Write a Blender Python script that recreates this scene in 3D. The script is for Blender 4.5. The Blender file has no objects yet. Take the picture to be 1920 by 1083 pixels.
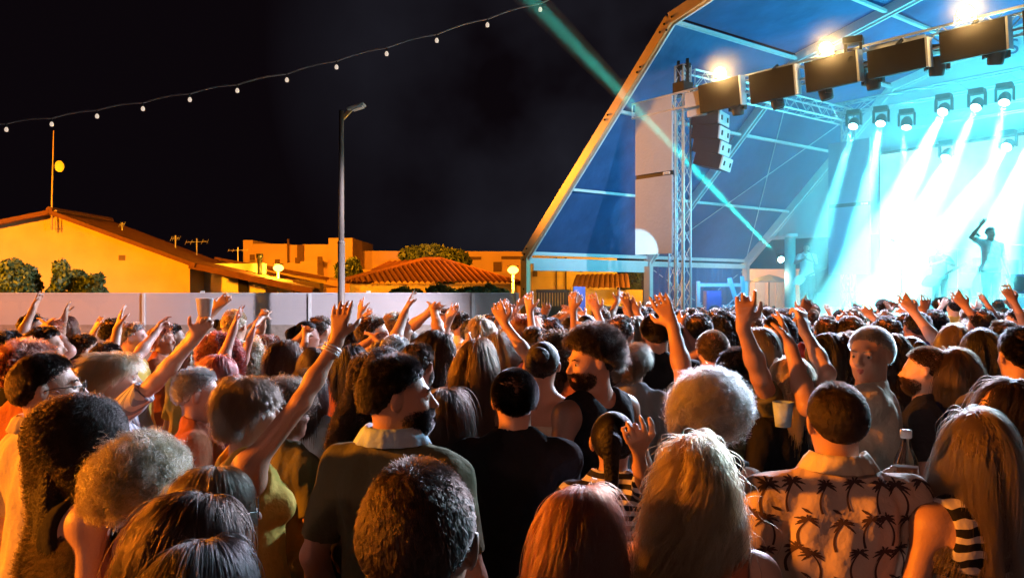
import bpy, bmesh, math, random
import numpy as np
from mathutils import Vector, Matrix
R = math.radians
random.seed(7); rng = np.random.default_rng(7)
scene = bpy.context.scene
COL = scene.collection
# ------------------------------------------------------------------ camera, world, light, exposure
F = 1500.0                                   # focal length in 1920-wide pixels
CZ = 2.0
cam_d = bpy.data.cameras.new("camera"); cam = bpy.data.objects.new("camera", cam_d); COL.objects.link(cam)
cam.location = (0, 0, CZ); cam.rotation_euler = (R(90), 0, 0)
cam_d.lens = 36*F/1920; cam_d.clip_start = .05; cam_d.clip_end = 600
scene.camera = cam
scene.view_settings.view_transform = 'Standard'; scene.view_settings.look = 'None'
scene.view_settings.exposure = 0.0; scene.view_settings.gamma = 1
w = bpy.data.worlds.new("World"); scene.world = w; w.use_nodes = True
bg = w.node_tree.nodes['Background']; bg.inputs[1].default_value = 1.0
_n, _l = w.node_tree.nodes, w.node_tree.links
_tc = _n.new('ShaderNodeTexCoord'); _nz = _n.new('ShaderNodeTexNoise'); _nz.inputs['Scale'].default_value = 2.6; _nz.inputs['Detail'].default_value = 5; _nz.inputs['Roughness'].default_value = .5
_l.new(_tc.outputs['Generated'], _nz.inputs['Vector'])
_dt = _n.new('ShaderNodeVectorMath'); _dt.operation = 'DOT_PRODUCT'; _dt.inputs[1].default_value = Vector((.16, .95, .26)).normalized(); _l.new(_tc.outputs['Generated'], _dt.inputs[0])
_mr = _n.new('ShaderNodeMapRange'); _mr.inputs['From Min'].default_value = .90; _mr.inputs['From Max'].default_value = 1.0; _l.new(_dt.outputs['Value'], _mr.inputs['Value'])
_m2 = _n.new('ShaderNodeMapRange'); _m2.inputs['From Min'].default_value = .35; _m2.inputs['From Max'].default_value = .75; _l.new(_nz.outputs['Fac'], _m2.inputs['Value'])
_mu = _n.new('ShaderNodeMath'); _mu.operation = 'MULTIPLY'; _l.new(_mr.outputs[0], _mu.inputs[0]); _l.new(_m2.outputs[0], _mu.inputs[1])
_mx = _n.new('ShaderNodeMix'); _mx.data_type = 'RGBA'; _mx.inputs['A'].default_value = (.0032, .0019, .0030, 1); _mx.inputs['B'].default_value = (.030, .031, .044, 1)  # lit smoke haze towards the tent painted into the sky colour
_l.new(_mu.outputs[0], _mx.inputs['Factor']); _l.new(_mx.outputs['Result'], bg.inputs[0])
c = scene.cycles
c.use_denoising = True; c.max_bounces = 5; c.diffuse_bounces = 2; c.glossy_bounces = 2; c.transmission_bounces = 4
c.transparent_max_bounces = 12; c.volume_bounces = 0; c.sample_clamp_indirect = 4; c.sample_clamp_direct = 0
c.use_light_tree = True; c.volume_step_rate = 2.0; c.volume_max_steps = 64

def lamp(kind, name, loc, power, color, size=.1, target=None, angle=60, blend=.3):
    d = bpy.data.lights.new(name, kind); o = bpy.data.objects.new(name, d); COL.objects.link(o)
    o.location = loc; d.energy = power; d.color = color
    if kind in ('POINT', 'SPOT'): d.shadow_soft_size = size
    if kind == 'SPOT': d.spot_size = R(angle); d.spot_blend = blend
    if kind == 'AREA': d.size = size
    if kind == 'SUN': d.angle = R(size)
    if target is not None:
        o.rotation_euler = (Vector(target)-Vector(loc)).to_track_quat('-Z', 'Y').to_euler()
    return o
SOD = (1.0, .25, .008)
AMB = (1.0, .42, .02)
CY = (.05, .80, .88)
CW = (.72, .74, 1.0)

def T(b, t, h):            # tent coordinates: b along its length (away), t across its width (to the right), h metres above ground
    return Vector((.37+.794*b+.608*t, 22+.608*b-.794*t, h))
LV = Vector((.794, .608, 0)); WV = Vector((.608, -.794, 0)); UP = Vector((0, 0, 1))
def at(px, py, Y): return Vector(((px-960)/F*Y, Y, CZ-(py-541.5)/F*Y))

# sodium street lighting from unseen lamps, and one added fill from behind the photographer
lamp('SPOT', 'sodium_and_fill_flood', (-12.5, 1.9, 4.2), 15000, SOD, .2, (4, 3.2, 1.0), 54, .5)
lamp('SPOT', 'sodium_and_fill_flood', (-11, 10.5, 5.0), 6500, SOD, .2, (-1.5, 6, 1.2), 60, .6)
lamp('SPOT', 'sodium_and_fill_flood', (-4.5, -7, 5.5), 500, (1, .42, .30), .3, (.5, 2.2, 1.2), 44, .7)  # added pinkish fill for the backs of the near crowd
lamp('SPOT', 'sodium_and_fill_flood', (-21, 12, 8.0), 40000, (1, .30, .002), .3, (-15.4, 30, 4.2), 52, .5)
lamp('SPOT', 'sodium_and_fill_flood', (-13, 40, 7.5), 26000, SOD, .3, (-6, 62, 4), 120, .8)
lamp('SPOT', 'sodium_and_fill_flood', (1.5, 34, 7.5), 12000, SOD, .3, (-6, 50, 2), 150, .8)
lamp('SPOT', 'sodium_and_fill_flood', (-2.1, 23.2, 6.2), 6500, (1, .30, .004), .15, (2.6, 19.2, 6.6), 100, .6)
lamp('SPOT', 'sodium_and_fill_flood', (-15.5, 11, 6.0), 4500, SOD, .2, (-13.5, 20.6, 1.2), 60, .8)
# cool white wash thrown off the stage over the crowd and the fence
for t_, p_ in ((8.6, 6000), (11.0, 6200), (13.6, 5600)):
    q = T(-1.2, t_, 5.6)
    lamp('SPOT', 'stage_wash', q, p_, CW if t_ < 12 else (.55, .78, 1.0), .12, (-5+.7*t_, 6, 1.4), 100, .7)
lamp('SPOT', 'added_banner_spot', (7, -6, 5.6), 15000, (.82, .88, 1), .2, (3.25, 18.4, 4.7), 12, .8)  # added cool spot that brightens the tower banner, its source unseen
lamp('SPOT', 'stage_wash', T(-1.2, 9.6, 4.6), 11500, (.95, .86, 1), .12, (-6.5, 18.5, .0), 50, .5)

# ------------------------------------------------------------------ materials
def nodes(m): return m.node_tree.nodes, m.node_tree.links
def mat(name, col, rough=.7, metal=0., var=.15, scale=6., bump=.0, bscale=40., spec=.5, coord='Object', emit=None, estr=0.):
    m = bpy.data.materials.new(name); m.use_nodes = True
    n, l = nodes(m); p = n['Principled BSDF']
    p.inputs['Roughness'].default_value = rough; p.inputs['Metallic'].default_value = metal
    p.inputs['Specular IOR Level'].default_value = spec
    tc = n.new('ShaderNodeTexCoord')
    if var > 0:
        nz = n.new('ShaderNodeTexNoise'); nz.inputs['Scale'].default_value = scale; nz.inputs['Detail'].default_value = 6
        l.new(tc.outputs[coord], nz.inputs['Vector'])
        mx = n.new('ShaderNodeMix'); mx.data_type = 'RGBA'
        mx.inputs['A'].default_value = (*[v*(1-var) for v in col], 1); mx.inputs['B'].default_value = (*[min(1, v*(1+var)) for v in col], 1)
        l.new(nz.outputs['Fac'], mx.inputs['Factor']); l.new(mx.outputs['Result'], p.inputs['Base Color'])
    else: p.inputs['Base Color'].default_value = (*col, 1)
    if bump > 0:
        nb = n.new('ShaderNodeTexNoise'); nb.inputs['Scale'].default_value = bscale; nb.inputs['Detail'].default_value = 4
        l.new(tc.outputs[coord], nb.inputs['Vector'])
        bp = n.new('ShaderNodeBump'); bp.inputs['Strength'].default_value = bump; bp.inputs['Distance'].default_value = .02
        l.new(nb.outputs['Fac'], bp.inputs['Height']); l.new(bp.outputs['Normal'], p.inputs['Normal'])
    if emit: p.inputs['Emission Color'].default_value = (*emit, 1); p.inputs['Emission Strength'].default_value = estr
    return m
def emis(name, col, s):
    m = bpy.data.materials.new(name); m.use_nodes = True; n, l = nodes(m); n.remove(n['Principled BSDF'])
    e = n.new('ShaderNodeEmission'); e.inputs[0].default_value = (*col, 1); e.inputs[1].default_value = s
    l.new(e.outputs[0], n['Material Output'].inputs[0]); return m
M = {}
M['alu'] = mat('aluminium', (.72, .74, .76), .38, .35, .08, 8)
M['post'] = mat('galvanised_post', (.24, .20, .18), .6, .1, .15, 5)
M['alu_d'] = mat('dull_aluminium', (.55, .57, .6), .5, .3, .15, 8)
M['black'] = mat('black_metal', (.015, .015, .017), .5, 0, .3, 10, spec=.25)
M['panel_back'] = mat('panel_casing', (.014, .010, .009), .6, 0, .25, 3, spec=.15)
M['white'] = mat('white_paint', (.78, .78, .78), .5, 0, .05, 5)
M['fabric'] = mat('blue_tent_fabric', (.042, .10, .26), .7, 0, .4, 1.6, .8, 4)
M['gable'] = mat('white_tent_fabric', (.75, .76, .8), .7, 0, .06, .8, .3, 1.5)
M['frame_sodium_tint'] = mat('sodium_tinted_metal', (.80, .58, .30), .5, .1, .12, 3)  # orange sodium light partly put into the metal colour
M['fence'] = mat('white_fence_panel', (.62, .58, .6), .6, 0, .08, .7)
M['stone'] = mat('stone_base', (.4, .33, .28), .9, 0, .4, 9, .6, 20)
M['ground'] = mat('asphalt', (.06, .055, .05), .95, 0, .4, 3, .5, 60)
M['wall'] = mat('render_wall', (.64, .46, .20), .9, 0, .30, .9, .3, 30)
M['wall2'] = mat('pale_wall', (.6, .46, .3), .9, 0, .25, .5, .3, 30)
M['wood'] = mat('wood', (.12, .07, .04), .7, 0, .4, 8)
M['dark'] = mat('dark_void', (.015, .013, .012), .9)
M['bulb_glass'] = mat('bulb_glass', (.75, .7, .62), .2, 0, 0, emit=(1, .78, .62), estr=.7)
M['sod_glass'] = emis('sodium_globe', (1, .72, .10), 5.0)
M['blinder'] = emis('blinder_lens', (1, .66, .16), 22)
M['beam_lens'] = emis('cyan_lens', (.5, .98, 1), 30)
M['cabinet'] = mat('speaker_cabinet', (.03, .028, .045), .6, 0, .2, 9, spec=.2)
M['cabinet_w'] = mat('speaker_front', (.7, .72, .74), .5, 0, .1, 9)
M['led'] = mat('banner_cloth', (.44, .52, .66), .75, 0, .07, 3, .4, 14)
M['leaf'] = mat('leaves', (.05, .09, .025), .6, 0, .5, 2.5)
M['leaf2'] = mat('oleander_leaves', (.08, .13, .04), .55, 0, .5, 3)
M['bark'] = mat('bark', (.10, .07, .05), .9, 0, .4, 9, .5, 30)
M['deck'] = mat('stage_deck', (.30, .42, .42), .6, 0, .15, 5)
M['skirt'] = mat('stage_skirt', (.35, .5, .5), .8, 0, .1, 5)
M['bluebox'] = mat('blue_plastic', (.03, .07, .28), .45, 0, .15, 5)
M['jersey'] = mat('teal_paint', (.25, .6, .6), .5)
def tile_mat():
    m = mat('roof_tiles', (.17, .065, .035), .85, 0, .45, 5, 0)
    return m
M['tile'] = tile_mat()

# ------------------------------------------------------------------ object helpers
def prop(o, label=None, cat=None, group=None, kind=None):
    if label: o['label'] = label
    if cat: o['category'] = cat
    if group: o['group'] = group
    if kind: o['kind'] = kind
    return o
def empty(name, loc, label, cat, group=None, rz=0, kind=None):
    o = bpy.data.objects.new(name, None); COL.objects.link(o); o.location = loc; o.rotation_euler = (0, 0, rz)
    o.empty_display_size = .1
    return prop(o, label, cat, group, kind)
class MB:
    def __init__(s): s.v = []; s.f = []; s.mi = []
    def poly(s, pts, mi=0):
        n = len(s.v); s.v += [tuple(p) for p in pts]; s.f.append(tuple(range(n, n+len(pts)))); s.mi.append(mi)
    def grid(s, P, mi=0, close=False):
        P = [[tuple(q) for q in r] for r in P]; n = len(s.v); m = len(P[0])
        for r in P: s.v += r
        for i in range(len(P)-1):
            for j in range(m if close else m-1):
                k = (j+1) % m
                s.f.append((n+i*m+j, n+i*m+k, n+(i+1)*m+k, n+(i+1)*m+j)); s.mi.append(mi)
    def hexa(s, q, mi=0):       # 8 corners: bottom 4 ccw then top 4
        n = len(s.v); s.v += [tuple(p) for p in q]
        for f in ((0, 3, 2, 1), (4, 5, 6, 7), (0, 1, 5, 4), (1, 2, 6, 5), (2, 3, 7, 6), (3, 0, 4, 7)):
            s.f.append(tuple(n+i for i in f)); s.mi.append(mi)
    def box(s, c, hx, hy, hz, X=Vector((1, 0, 0)), Y=Vector((0, 1, 0)), Z=Vector((0, 0, 1)), mi=0):
        c = Vector(c); q = []
        if X.cross(Y).dot(Z) < 0: X = -X
        for dz in (-1, 1):
            for dx, dy in ((-1, -1), (1, -1), (1, 1), (-1, 1)): q.append(c+X*hx*dx+Y*hy*dy+Z*hz*dz)
        s.hexa(q, mi)
    def bar(s, a, b, w, h=None, up=Vector((0, 0, 1)), mi=0):
        a = Vector(a); b = Vector(b); d = (b-a); L = d.length; d = d/L; h = h or w
        if abs(d.dot(up)) > .97: up = Vector((1, 0, 0))
        x = d.cross(up).normalized(); z = x.cross(d).normalized()
        s.box((a+b)/2, w/2, L/2, h/2, x, d, z, mi)
    def tube(s, pts, rad, n=8, mi=0, cap=True):
        pts = [Vector(p) for p in pts]; rr = rad if isinstance(rad, (list, tuple)) else [rad]*len(pts)
        rings = []; up = None
        for i, p in enumerate(pts):
            d = (pts[min(i+1, len(pts)-1)]-pts[max(i-1, 0)]).normalized()
            if up is None:
                up = Vector((0, 0, 1)) if abs(d.z) < .9 else Vector((1, 0, 0))
            x = d.cross(up).normalized(); y = x.cross(d).normalized(); up = y
            rings.append([p+(x*math.cos(2*math.pi*k/n)+y*math.sin(2*math.pi*k/n))*rr[i] for k in range(n)])
        b = len(s.v); s.grid(rings, mi, True)
        if cap:
            s.f.append(tuple(b+k for k in range(n))[::-1]); s.mi.append(mi)
            e = b+(len(pts)-1)*n; s.f.append(tuple(e+k for k in range(n))); s.mi.append(mi)
    def lathe(s, c, prof, n=20, mi=0, axis=Vector((0, 0, 1))):
        c = Vector(c); x = axis.orthogonal().normalized(); y = axis.cross(x)
        s.grid([[c+axis*z+(x*math.cos(2*math.pi*k/n)+y*math.sin(2*math.pi*k/n))*r for k in range(n)] for r, z in prof], mi, True)
    def build(s, name, m, parent=None, smooth=False, origin=None, bevel=0):
        o0 = Vector(origin) if origin is not None else (Vector(parent.location) if parent is not None and origin is None else Vector((0, 0, 0)))
        me = bpy.data.meshes.new(name)
        inv = Matrix.Translation(-o0)
        if parent is not None:
            rz = parent.rotation_euler.z
            if rz: inv = Matrix.Rotation(-rz, 4, 'Z') @ inv
            if parent.parent is not None: inv = Matrix.Translation(-(Vector(parent.parent.location)))
        me.from_pydata([tuple(inv @ Vector(v)) for v in s.v], [], s.f)
        ms = m if isinstance(m, (list, tuple)) else [m]
        for k in ms: me.materials.append(k)
        me.polygons.foreach_set('material_index', s.mi)
        if smooth: me.polygons.foreach_set('use_smooth', [True]*len(me.polygons))
        me.update()
        o = bpy.data.objects.new(name, me); COL.objects.link(o)
        if parent is not None: o.parent = parent
        elif origin is not None: o.location = o0
        if bevel:
            b = o.modifiers.new('bevel', 'BEVEL'); b.width = bevel; b.segments = 2; b.limit_method = 'ANGLE'
        return o

def truss(mb, a, b, size=.3, ch=.05, br=.02, step=None, up=Vector((0, 0, 1)), tri=False):
    a = Vector(a); b = Vector(b); d = (b-a); L = d.length; d.normalize()
    if abs(d.dot(up)) > .9: up = Vector((.608, -.794, 0))
    x = d.cross(up).normalized(); z = x.cross(d).normalized(); h = size/2
    cs = [x*sx*h+z*sz*h for sx, sz in ((-1, -1), (1, -1), (1, 1), (-1, 1))]
    for q in cs: mb.tube([a+q, b+q], ch/2, 6)
    n = max(2, round(L/(step or size))); 
    for i in range(n):
        p = a+d*L*i/n; q = a+d*L*(i+1)/n
        for k in range(4):
            u, v = cs[k], cs[(k+1) % 4]
            if i % 2: u, v = v, u
            mb.tube([p+u, q+v], br/2, 5, cap=False)
    for p in (a, b):
        for k in range(4): mb.tube([p+cs[k], p+cs[(k+1) % 4]], br/2, 5)

# ------------------------------------------------------------------ ground, fence
g = MB(); g.poly([(-300, -60, 0), (300, -60, 0), (300, 420, 0), (-300, 420, 0)])
prop(g.build('ground', M['ground']), kind='structure')

FY = 20.6
fe = empty('boundary_fence', (-8, FY, 0), 'long white panel fence on a low stone wall behind the crowd', 'fence')
s = MB(); s.box((-13.2, FY+.1, .54), 13.4, .12, .54); s.build('stone_wall', M['stone'], fe)
s = MB()
xs = [-26.6, -21.8, -17.0, -9.47, -5.2, -1.0, .14]
for a, b in zip(xs[:-1], xs[1:]):
    n = 26
    for i in range(n):      # shallow boards
        z0 = 1.08+i*(.80/n); s.box(((a+b)/2, FY+(.0 if i % 2 else .004), z0+.4/n), (b-a)/2-.03, .02, .4/n-.001)
s.build('fence_panel', M['fence'], fe)
for x in xs:
    s = MB(); s.box((x, FY-.01, 1.48), .035, .045, .42); s.build('fence_post', M['white'], fe)
    s = MB(); s.box((x+1.5, FY, 1.925), .05, .03, .025); s.build('fence_clip', M['white'], fe)
s = MB(); s.box((-13.2, FY, 1.89), 13.38, .035, .012); s.build('top_rail', M['white'], fe)

# ------------------------------------------------------------------ street lamp, off, with a flat head
p0 = at(640, 541, 19.2); sl = empty('street_lamp', (p0.x, 19.2, 0), 'tall unlit street lamp with a flat head standing in front of the fence', 'street lamp')
s = MB(); s.tube([(p0.x, 19.2, 0), (p0.x, 19.2, 3.1)], .085, 14); s.tube([(p0.x, 19.2, 3.1), (p0.x, 19.2, 3.16)], [.1, .075], 14); s.tube([(p0.x, 19.2, 3.1), (p0.x, 19.2, 6.28)], [.07, .055], 14)
s.build('pole', M['post'], sl, True)
s = MB(); s.bar((p0.x+.03, 19.2, 6.08), (p0.x+.25, 19.15, 6.3), .05, .09); s.build('bracket', M['frame_sodium_tint'], sl)
s = MB(); X = Vector((.95, -.1, .28)).normalized(); Yv = Vector((.1, 1, 0)).normalized()
s.box((p0.x+.38, 19.12, 6.34), .21, .13, .035, X, Yv, X.cross(Yv)); s.build('lamp_head', M['cabinet_w'], sl, bevel=.02)
s = MB(); s.box((p0.x+.42, 19.11, 6.30), .13, .1, .012, X, Yv, X.cross(Yv)); s.build('lens', M['white'], sl)

# ------------------------------------------------------------------ lit globe street lamps
def globe_lamp(px, py, Y, label, power):
    p = at(px, py, Y); e = empty('globe_street_lamp', (p.x, Y, 0), label, 'street lamp')
    s = MB(); s.tube([(p.x, Y, 0), (p.x, Y, p.z-.12)], [.07, .045], 10); s.build('pole', M['alu_d'], e, True)
    s = MB(); s.lathe((p.x, Y, p.z-.14), [(0, 0), (.10, .01), (.19, .09), (.20, .16), (.13, .24), (0, .28)], 16); s.build('globe', M['sod_glass'], e, True)
    s = MB(); s.lathe((p.x, Y, p.z+.16), [(0, .03), (.2, 0), (.21, -.03), (0, -.04)], 16); s.build('cap', M['black'], e, True)
    lamp('POINT', 'sodium_lamp', (p.x, Y-.45, p.z+.05), power, AMB, .15)
globe_lamp(522, 502, 31, 'lit sodium globe lamp in front of the yellow sloping roof at left', 900)
globe_lamp(962, 506, 29, 'lit sodium globe lamp beside the left leg of the tent', 900)
lamp('POINT', 'sodium_lamp', (6.5, 29.5, 3.6), 1500, AMB, .15)

# ------------------------------------------------------------------ tiled roof helper: barrel tiles running down the slope
def tiled(mb, A, B, C, D, step=.28, amp=.05, mi=0):
    """A-B ridge, D-C eave (A above D). corrugated sheet of barrel tiles"""
    A, B, C, D = map(Vector, (A, B, C, D)); L = max((B-A).length, (C-D).length); n = max(2, int(L/step))
    nrm = (B-A if (B-A).length > .1 else C-D).cross(D-A).normalized()
    if nrm.z < 0: nrm = -nrm
    rows = []; m = 5
    for i in range(n*m+1):
        u = i/(n*m); top = A.lerp(B, u); bot = D.lerp(C, u); off = nrm*amp*(abs(math.sin(math.pi*i/m)))
        rows.append([top+off, top.lerp(bot, .5)+off, bot+off])
    mb.grid(rows, mi)

# ------------------------------------------------------------------ left house
HY = 30
hs = empty('gabled_house', (-17, HY, 0), 'low house with a wide orange lit gable wall and tiled roof', 'house')
pk = at(103, 400, HY); le = at(-150, 452, HY); re = at(356, 494, HY)
s = MB(); dep = 4.2
for y0, y1 in ((HY, HY+dep),):
    prof = [(le.x, 0), (re.x, 0), (re.x, re.z), (pk.x, pk.z), (le.x, le.z)]
    s.poly([(x, y0, z) for x, z in prof]); s.poly([(x, y1, z) for x, z in prof][::-1])
    s.poly([(re.x, y0, 0), (re.x, y1, 0), (re.x, y1, re.z), (re.x, y0, re.z)]); s.poly([(le.x, y1, 0), (le.x, y0, 0), (le.x, y0, le.z), (le.x, y1, le.z)])
s.build('wall', M['wall'], hs)
s = MB(); o = Vector((0, -.35, .0)); rs = Vector((re.x+.35, HY, re.z-.10))
tiled(s, (pk.x, HY+dep, pk.z+.05), (pk.x, HY-.35, pk.z+.05), rs+o, rs+Vector((0, dep, 0)), .3, .05)
tiled(s, (pk.x, HY-.35, pk.z+.05), (pk.x, HY+dep, pk.z+.05), (le.x, HY+dep, le.z), (le.x, HY-.35, le.z), .3, .05)
s.bar((pk.x, HY-.34, pk.z+.02), rs+Vector((0, -.34, .02)), .16, .16); s.bar((pk.x, HY-.34, pk.z+.02), (le.x, HY-.34, le.z+.02), .16, .16)
s.tube([(pk.x, HY-.4, pk.z+.1), (pk.x, HY+dep, pk.z+.1)], .12, 8)
rf = s.build('roof', M['tile'], hs)
v = at(229, 483, HY); s = MB()
for i in range(5): s.box((v.x, HY-.02, v.z-.08+i*.04), .12, .015, .012)
s.build('air_vent', M['wood'], hs)
# shaded side wing: window, porch beam and lean-to roof
a = at(353, 510, HY); bq = at(556, 548, HY-2.5)
s = MB(); s.box((re.x+1.2, HY+1.5, 1.5), 1.2, .1, 1.5); s.build('wing_wall', M['alu_d'], hs)
s = MB(); s.box((re.x+1.55, HY+1.34, 2.3), .18, .05, .42); s.box((re.x+1.55, HY+1.32, 1.78), .42, .06, .06); s.build('window', M['dark'], hs)
s = MB(); A_ = Vector((re.x+.1, HY+4, 3.05)); B_ = Vector((re.x+.1, HY-.3, 2.98)); C_ = Vector((bq.x, HY-.3, 2.0)); D_ = Vector((bq.x, HY+4, 2.05))
tiled(s, A_, B_, C_, D_, .3, .05); s.bar(B_+Vector((0, 0, -.1)), C_+Vector((0, 0, -.1)), .1, .22)
s.build('porch_roof', M['tile'], hs)
s = MB(); s.bar(C_+Vector((-.7, .2, .0)), (C_.x-.7, C_.y+.2, 0), .12); s.build('porch_post', M['wood'], hs)
s = MB(); s.hexa([(C_.x-1.0, HY+.4, 0), (C_.x+.1, HY+.4, 0), (C_.x+.1, HY+1, 0), (C_.x-1.0, HY+1, 0), (C_.x-.9, HY+.4, 2.35), (C_.x+.1, HY+.4, 2.22), (C_.x+.1, HY+1, 2.22), (C_.x-.9, HY+1, 2.35)])
prop(s.build('timber_shed', M['wood']), 'brown timber shed end below the left lit globe lamp', 'shed')
s = MB(); cx = at(487, 500, HY+1); s.tube([(cx.x, HY+1, 2.2), (cx.x, HY+1, 3.25)], .09, 10); s.tube([(cx.x, HY+1, 3.2), (cx.x, HY+1, 3.36)], .13, 10)
s.build('chimney', M['black'], rf, True)
# mast with dish
p = at(103, 541, HY-.15); ms = empty('dish_mast', (p.x, HY-.3, 0), 'thin mast with a round dish fixed to the gable of the house', 'antenna mast')
top = at(104, 245, HY-.3).z; s = MB(); s.tube([(p.x-.03, HY-.3, at(0, 432, HY).z), (p.x-.03, HY-.3, 5.2), (p.x+.04, HY-.3, top)], [.035, .03, .02], 8)
s.tube([(p.x+.10, HY-.3, at(0, 432, HY).z), (p.x+.10, HY-.3, 4.95)], .02, 6)
for z in (3.4+.9, 4.9): s.bar((p.x-.1, HY-.28, z), (p.x+.15, HY-.28, z), .03)
s.build('mast', M['frame_sodium_tint'], ms, True)
d = at(112, 312, HY-.4); s = MB(); s.lathe(d, [(.0, .05), (.1, .045), (.19, .02), (.215, -.02), (.2, -.0), (.1, .03), (0, .035)], 20, axis=Vector((.25, .95, .1)).normalized()); s.build('dish', M['white'], ms, True)
# aerials on the roof
def aerial(px, py, Y, h, label, boom=.5):
    b = at(px, py, Y); e = empty('tv_aerial', b, label, 'aerial', 'television aerials on the roofs')
    s = MB(); s.tube([b, b+Vector((0, 0, h))], .025, 6)
    s.tube([b+Vector((-boom*.5, 0, h*.75)), b+Vector((boom*.5, 0, h*.8))], .012, 5)
    for i in range(5): q = b+Vector((-boom*.5+boom*i/4, 0, h*(.75+.0125*i))); s.tube([q+Vector((0, -.1, -.1)), q+Vector((0, .1, .1))], .008, 4)
    s.build('mast', M['alu'], e)
aerial(229, 432, HY+2, .32, 'short stub aerial half way down the roof of the gabled house', .2)
aerial(329, 466, HY+3, .55, 'left aerial of the pair low on the tiled roof', .35)
aerial(369, 478, HY+3, .70, 'right aerial of the pair low on the tiled roof with tilted boom', .9)
aerial(446, 490, 50, .9, 'small aerial left of the big orange parapet building', 1.2)

# ------------------------------------------------------------------ yellow lean-to building behind the porch
s = MB(); Y = 36
P = [at(410, 487, Y), at(612, 525, Y), at(612, 560, Y), at(410, 560, Y)]
e = empty('lean_to_building', (P[0].x, Y, 0), 'yellow lit wall with a sloping top behind the porch roof', 'building')
s.hexa([(P[0].x, Y, 0), (P[1].x, Y, 0), (P[1].x, Y+6, 0), (P[0].x, Y+6, 0), tuple(P[0]), tuple(P[1]), (P[1].x, Y+6, P[1].z), (P[0].x, Y+6, P[0].z)])
s.build('wall', M['wall'], e); s = MB(); s.bar(P[0]+Vector((-.1, -.1, .06)), P[1]+Vector((.1, -.1, .06)), .3, .12); s.build('coping', M['tile'], e)

# ------------------------------------------------------------------ block of flats roofs behind
Y = 62
e = empty('parapet_building', (at(540, 0, Y).x, Y, 0), 'large orange lit building with stepped parapet behind the lamp pole', 'building')
s = MB()
def blk(mb, x0, x1, yt, Y, dep=8, yt2=None):
    a = at(x0, yt, Y); b = at(x1, yt if yt2 is None else yt2, Y)
    mb.hexa([(a.x, Y, 0), (b.x, Y, 0), (b.x, Y+dep, 0), (a.x, Y+dep, 0), (a.x, Y, a.z), (b.x, Y, b.z), (b.x, Y+dep, b.z), (a.x, Y+dep, a.z)])
blk(s, 456, 474, 450, Y, 10); blk(s, 474, 541, 457, Y+.02, 10); blk(s, 541, 568, 459, Y+.3, 10); blk(s, 568, 616, 458, Y+.01, 10); blk(s, 616, 661, 446, Y-.3, 9)
s.build('wall', M['wall2'], e)
s = MB(); blk(s, 557, 570, 459, Y-.1, .5); s.build('roof_opening', M['wood'], e)
s = MB(); q = at(541, 455, Y); s.tube([q+Vector((0, -.1, -2)), q+Vector((0, -.1, .3))], .08, 6); s.build('drain_pipe', M['wood'], e)
s = MB(); blk(s, 470, 595, 500, Y-2, 2, 487); s.build('front_extension', M['wall2'], e)
for px, py in ((473, 482), (520, 491), (558, 488), (600, 486)):
    q = at(px, py, Y-2.1); s = MB(); s.box(q, .18, .05, .2); s.build('vent_hood', M['wood'], e)
Y = 66
e = empty('long_building', (at(820, 0, Y).x, Y, 0), 'long low orange building running behind the dark tree to the tent', 'building')
s = MB(); blk(s, 655, 1120, 470, Y, 8, 472); s.build('wall', M['wall2'], e)
s = MB(); blk(s, 655, 760, 505, Y-3, 2.5); blk(s, 700, 735, 497, Y-3.2, .2); s.build('terrace_wall', M['wall'], e)
for x0, x1, yy in ((868, 902, 484), (940, 985, 483), (925, 940, 500)):
    a = at(x0, yy, Y-.05); b = at(x1, yy, Y-.05); s = MB(); s.box(((a.x+b.x)/2, Y-.05, a.z), (b.x-a.x)/2, .08, .12 if x1 != 940 else .4); s.build('window_ledge', M['wood'], e)

# ------------------------------------------------------------------ hipped tiled house
Y = 34
ax = at(792, 490, Y+3); ax2 = at(828, 490, Y+3); L_ = at(636, 531, Y); R_ = at(985, 537, Y)
e = empty('hipped_house', (ax.x, Y, 0), 'low house with a dark ribbed hipped tile roof behind the fence', 'house')
s = MB(); s.box(((L_.x+R_.x)/2, Y+3.5, L_.z/2-.02), (R_.x-L_.x)/2-.35, 3, L_.z/2); s.build('wall', M['wall'], e)
def hip_front(mb, L, A, A2, Rr, step=.27, amp=.10, skew=1.1):
    def top(x):
        if x <= A.x: return (x-L.x)/(A.x-L.x)
        if x <= A2.x: return 1.0
        return (Rr.x-x)/(Rr.x-A2.x)
    m = 6; n = int((Rr.x-L.x+2*skew)/step); rows = []
    for i in range(n*m+1):
        xe = L.x-skew*0+(Rr.x+skew-L.x)*i/(n*m); lo, hi = 0., 1.
        sv = 0.
        for k in range(60):
            t = k/59; x = xe-skew*t
            if t <= top(x)+1e-6: sv = t
        s0 = 0. if xe <= Rr.x else min(sv, (xe-Rr.x)/skew)
        off = amp*abs(math.sin(math.pi*i/m))
        rows.append([Vector((xe-skew*t, L.y+(A.y-L.y)*t-off*.6, L.z+(A.z-L.z)*t+off)) for t in (s0+(sv-s0)*q/4 for q in range(5))])
    mb.grid(rows)
s = MB(); hip_front(s, L_, ax, ax2, R_); tiled(s, ax, ax+Vector((0, .01, 0)), L_, L_+Vector((0, 7, 0)), .33, .07); tiled(s, ax2, ax2+Vector((0, .01, 0)), R_+Vector((0, 7, 0)), R_, .33, .07)
s.tube([ax+Vector((0, 0, .08)), L_+Vector((0, 0, .08))], .11, 8); s.tube([ax2+Vector((0, 0, .08)), R_+Vector((0, 0, .08))], .11, 8); s.tube([ax+Vector((0, 0, .08)), ax2+Vector((0, 0, .08))], .12, 8)
s.build('roof', M['tile'], e)
A1 = at(715, 492, Y+9); s = MB(); e2 = empty('tiled_annexe', (A1.x, Y+8, 0), 'small tiled roof with ridge showing behind the hipped house', 'house')
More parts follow.
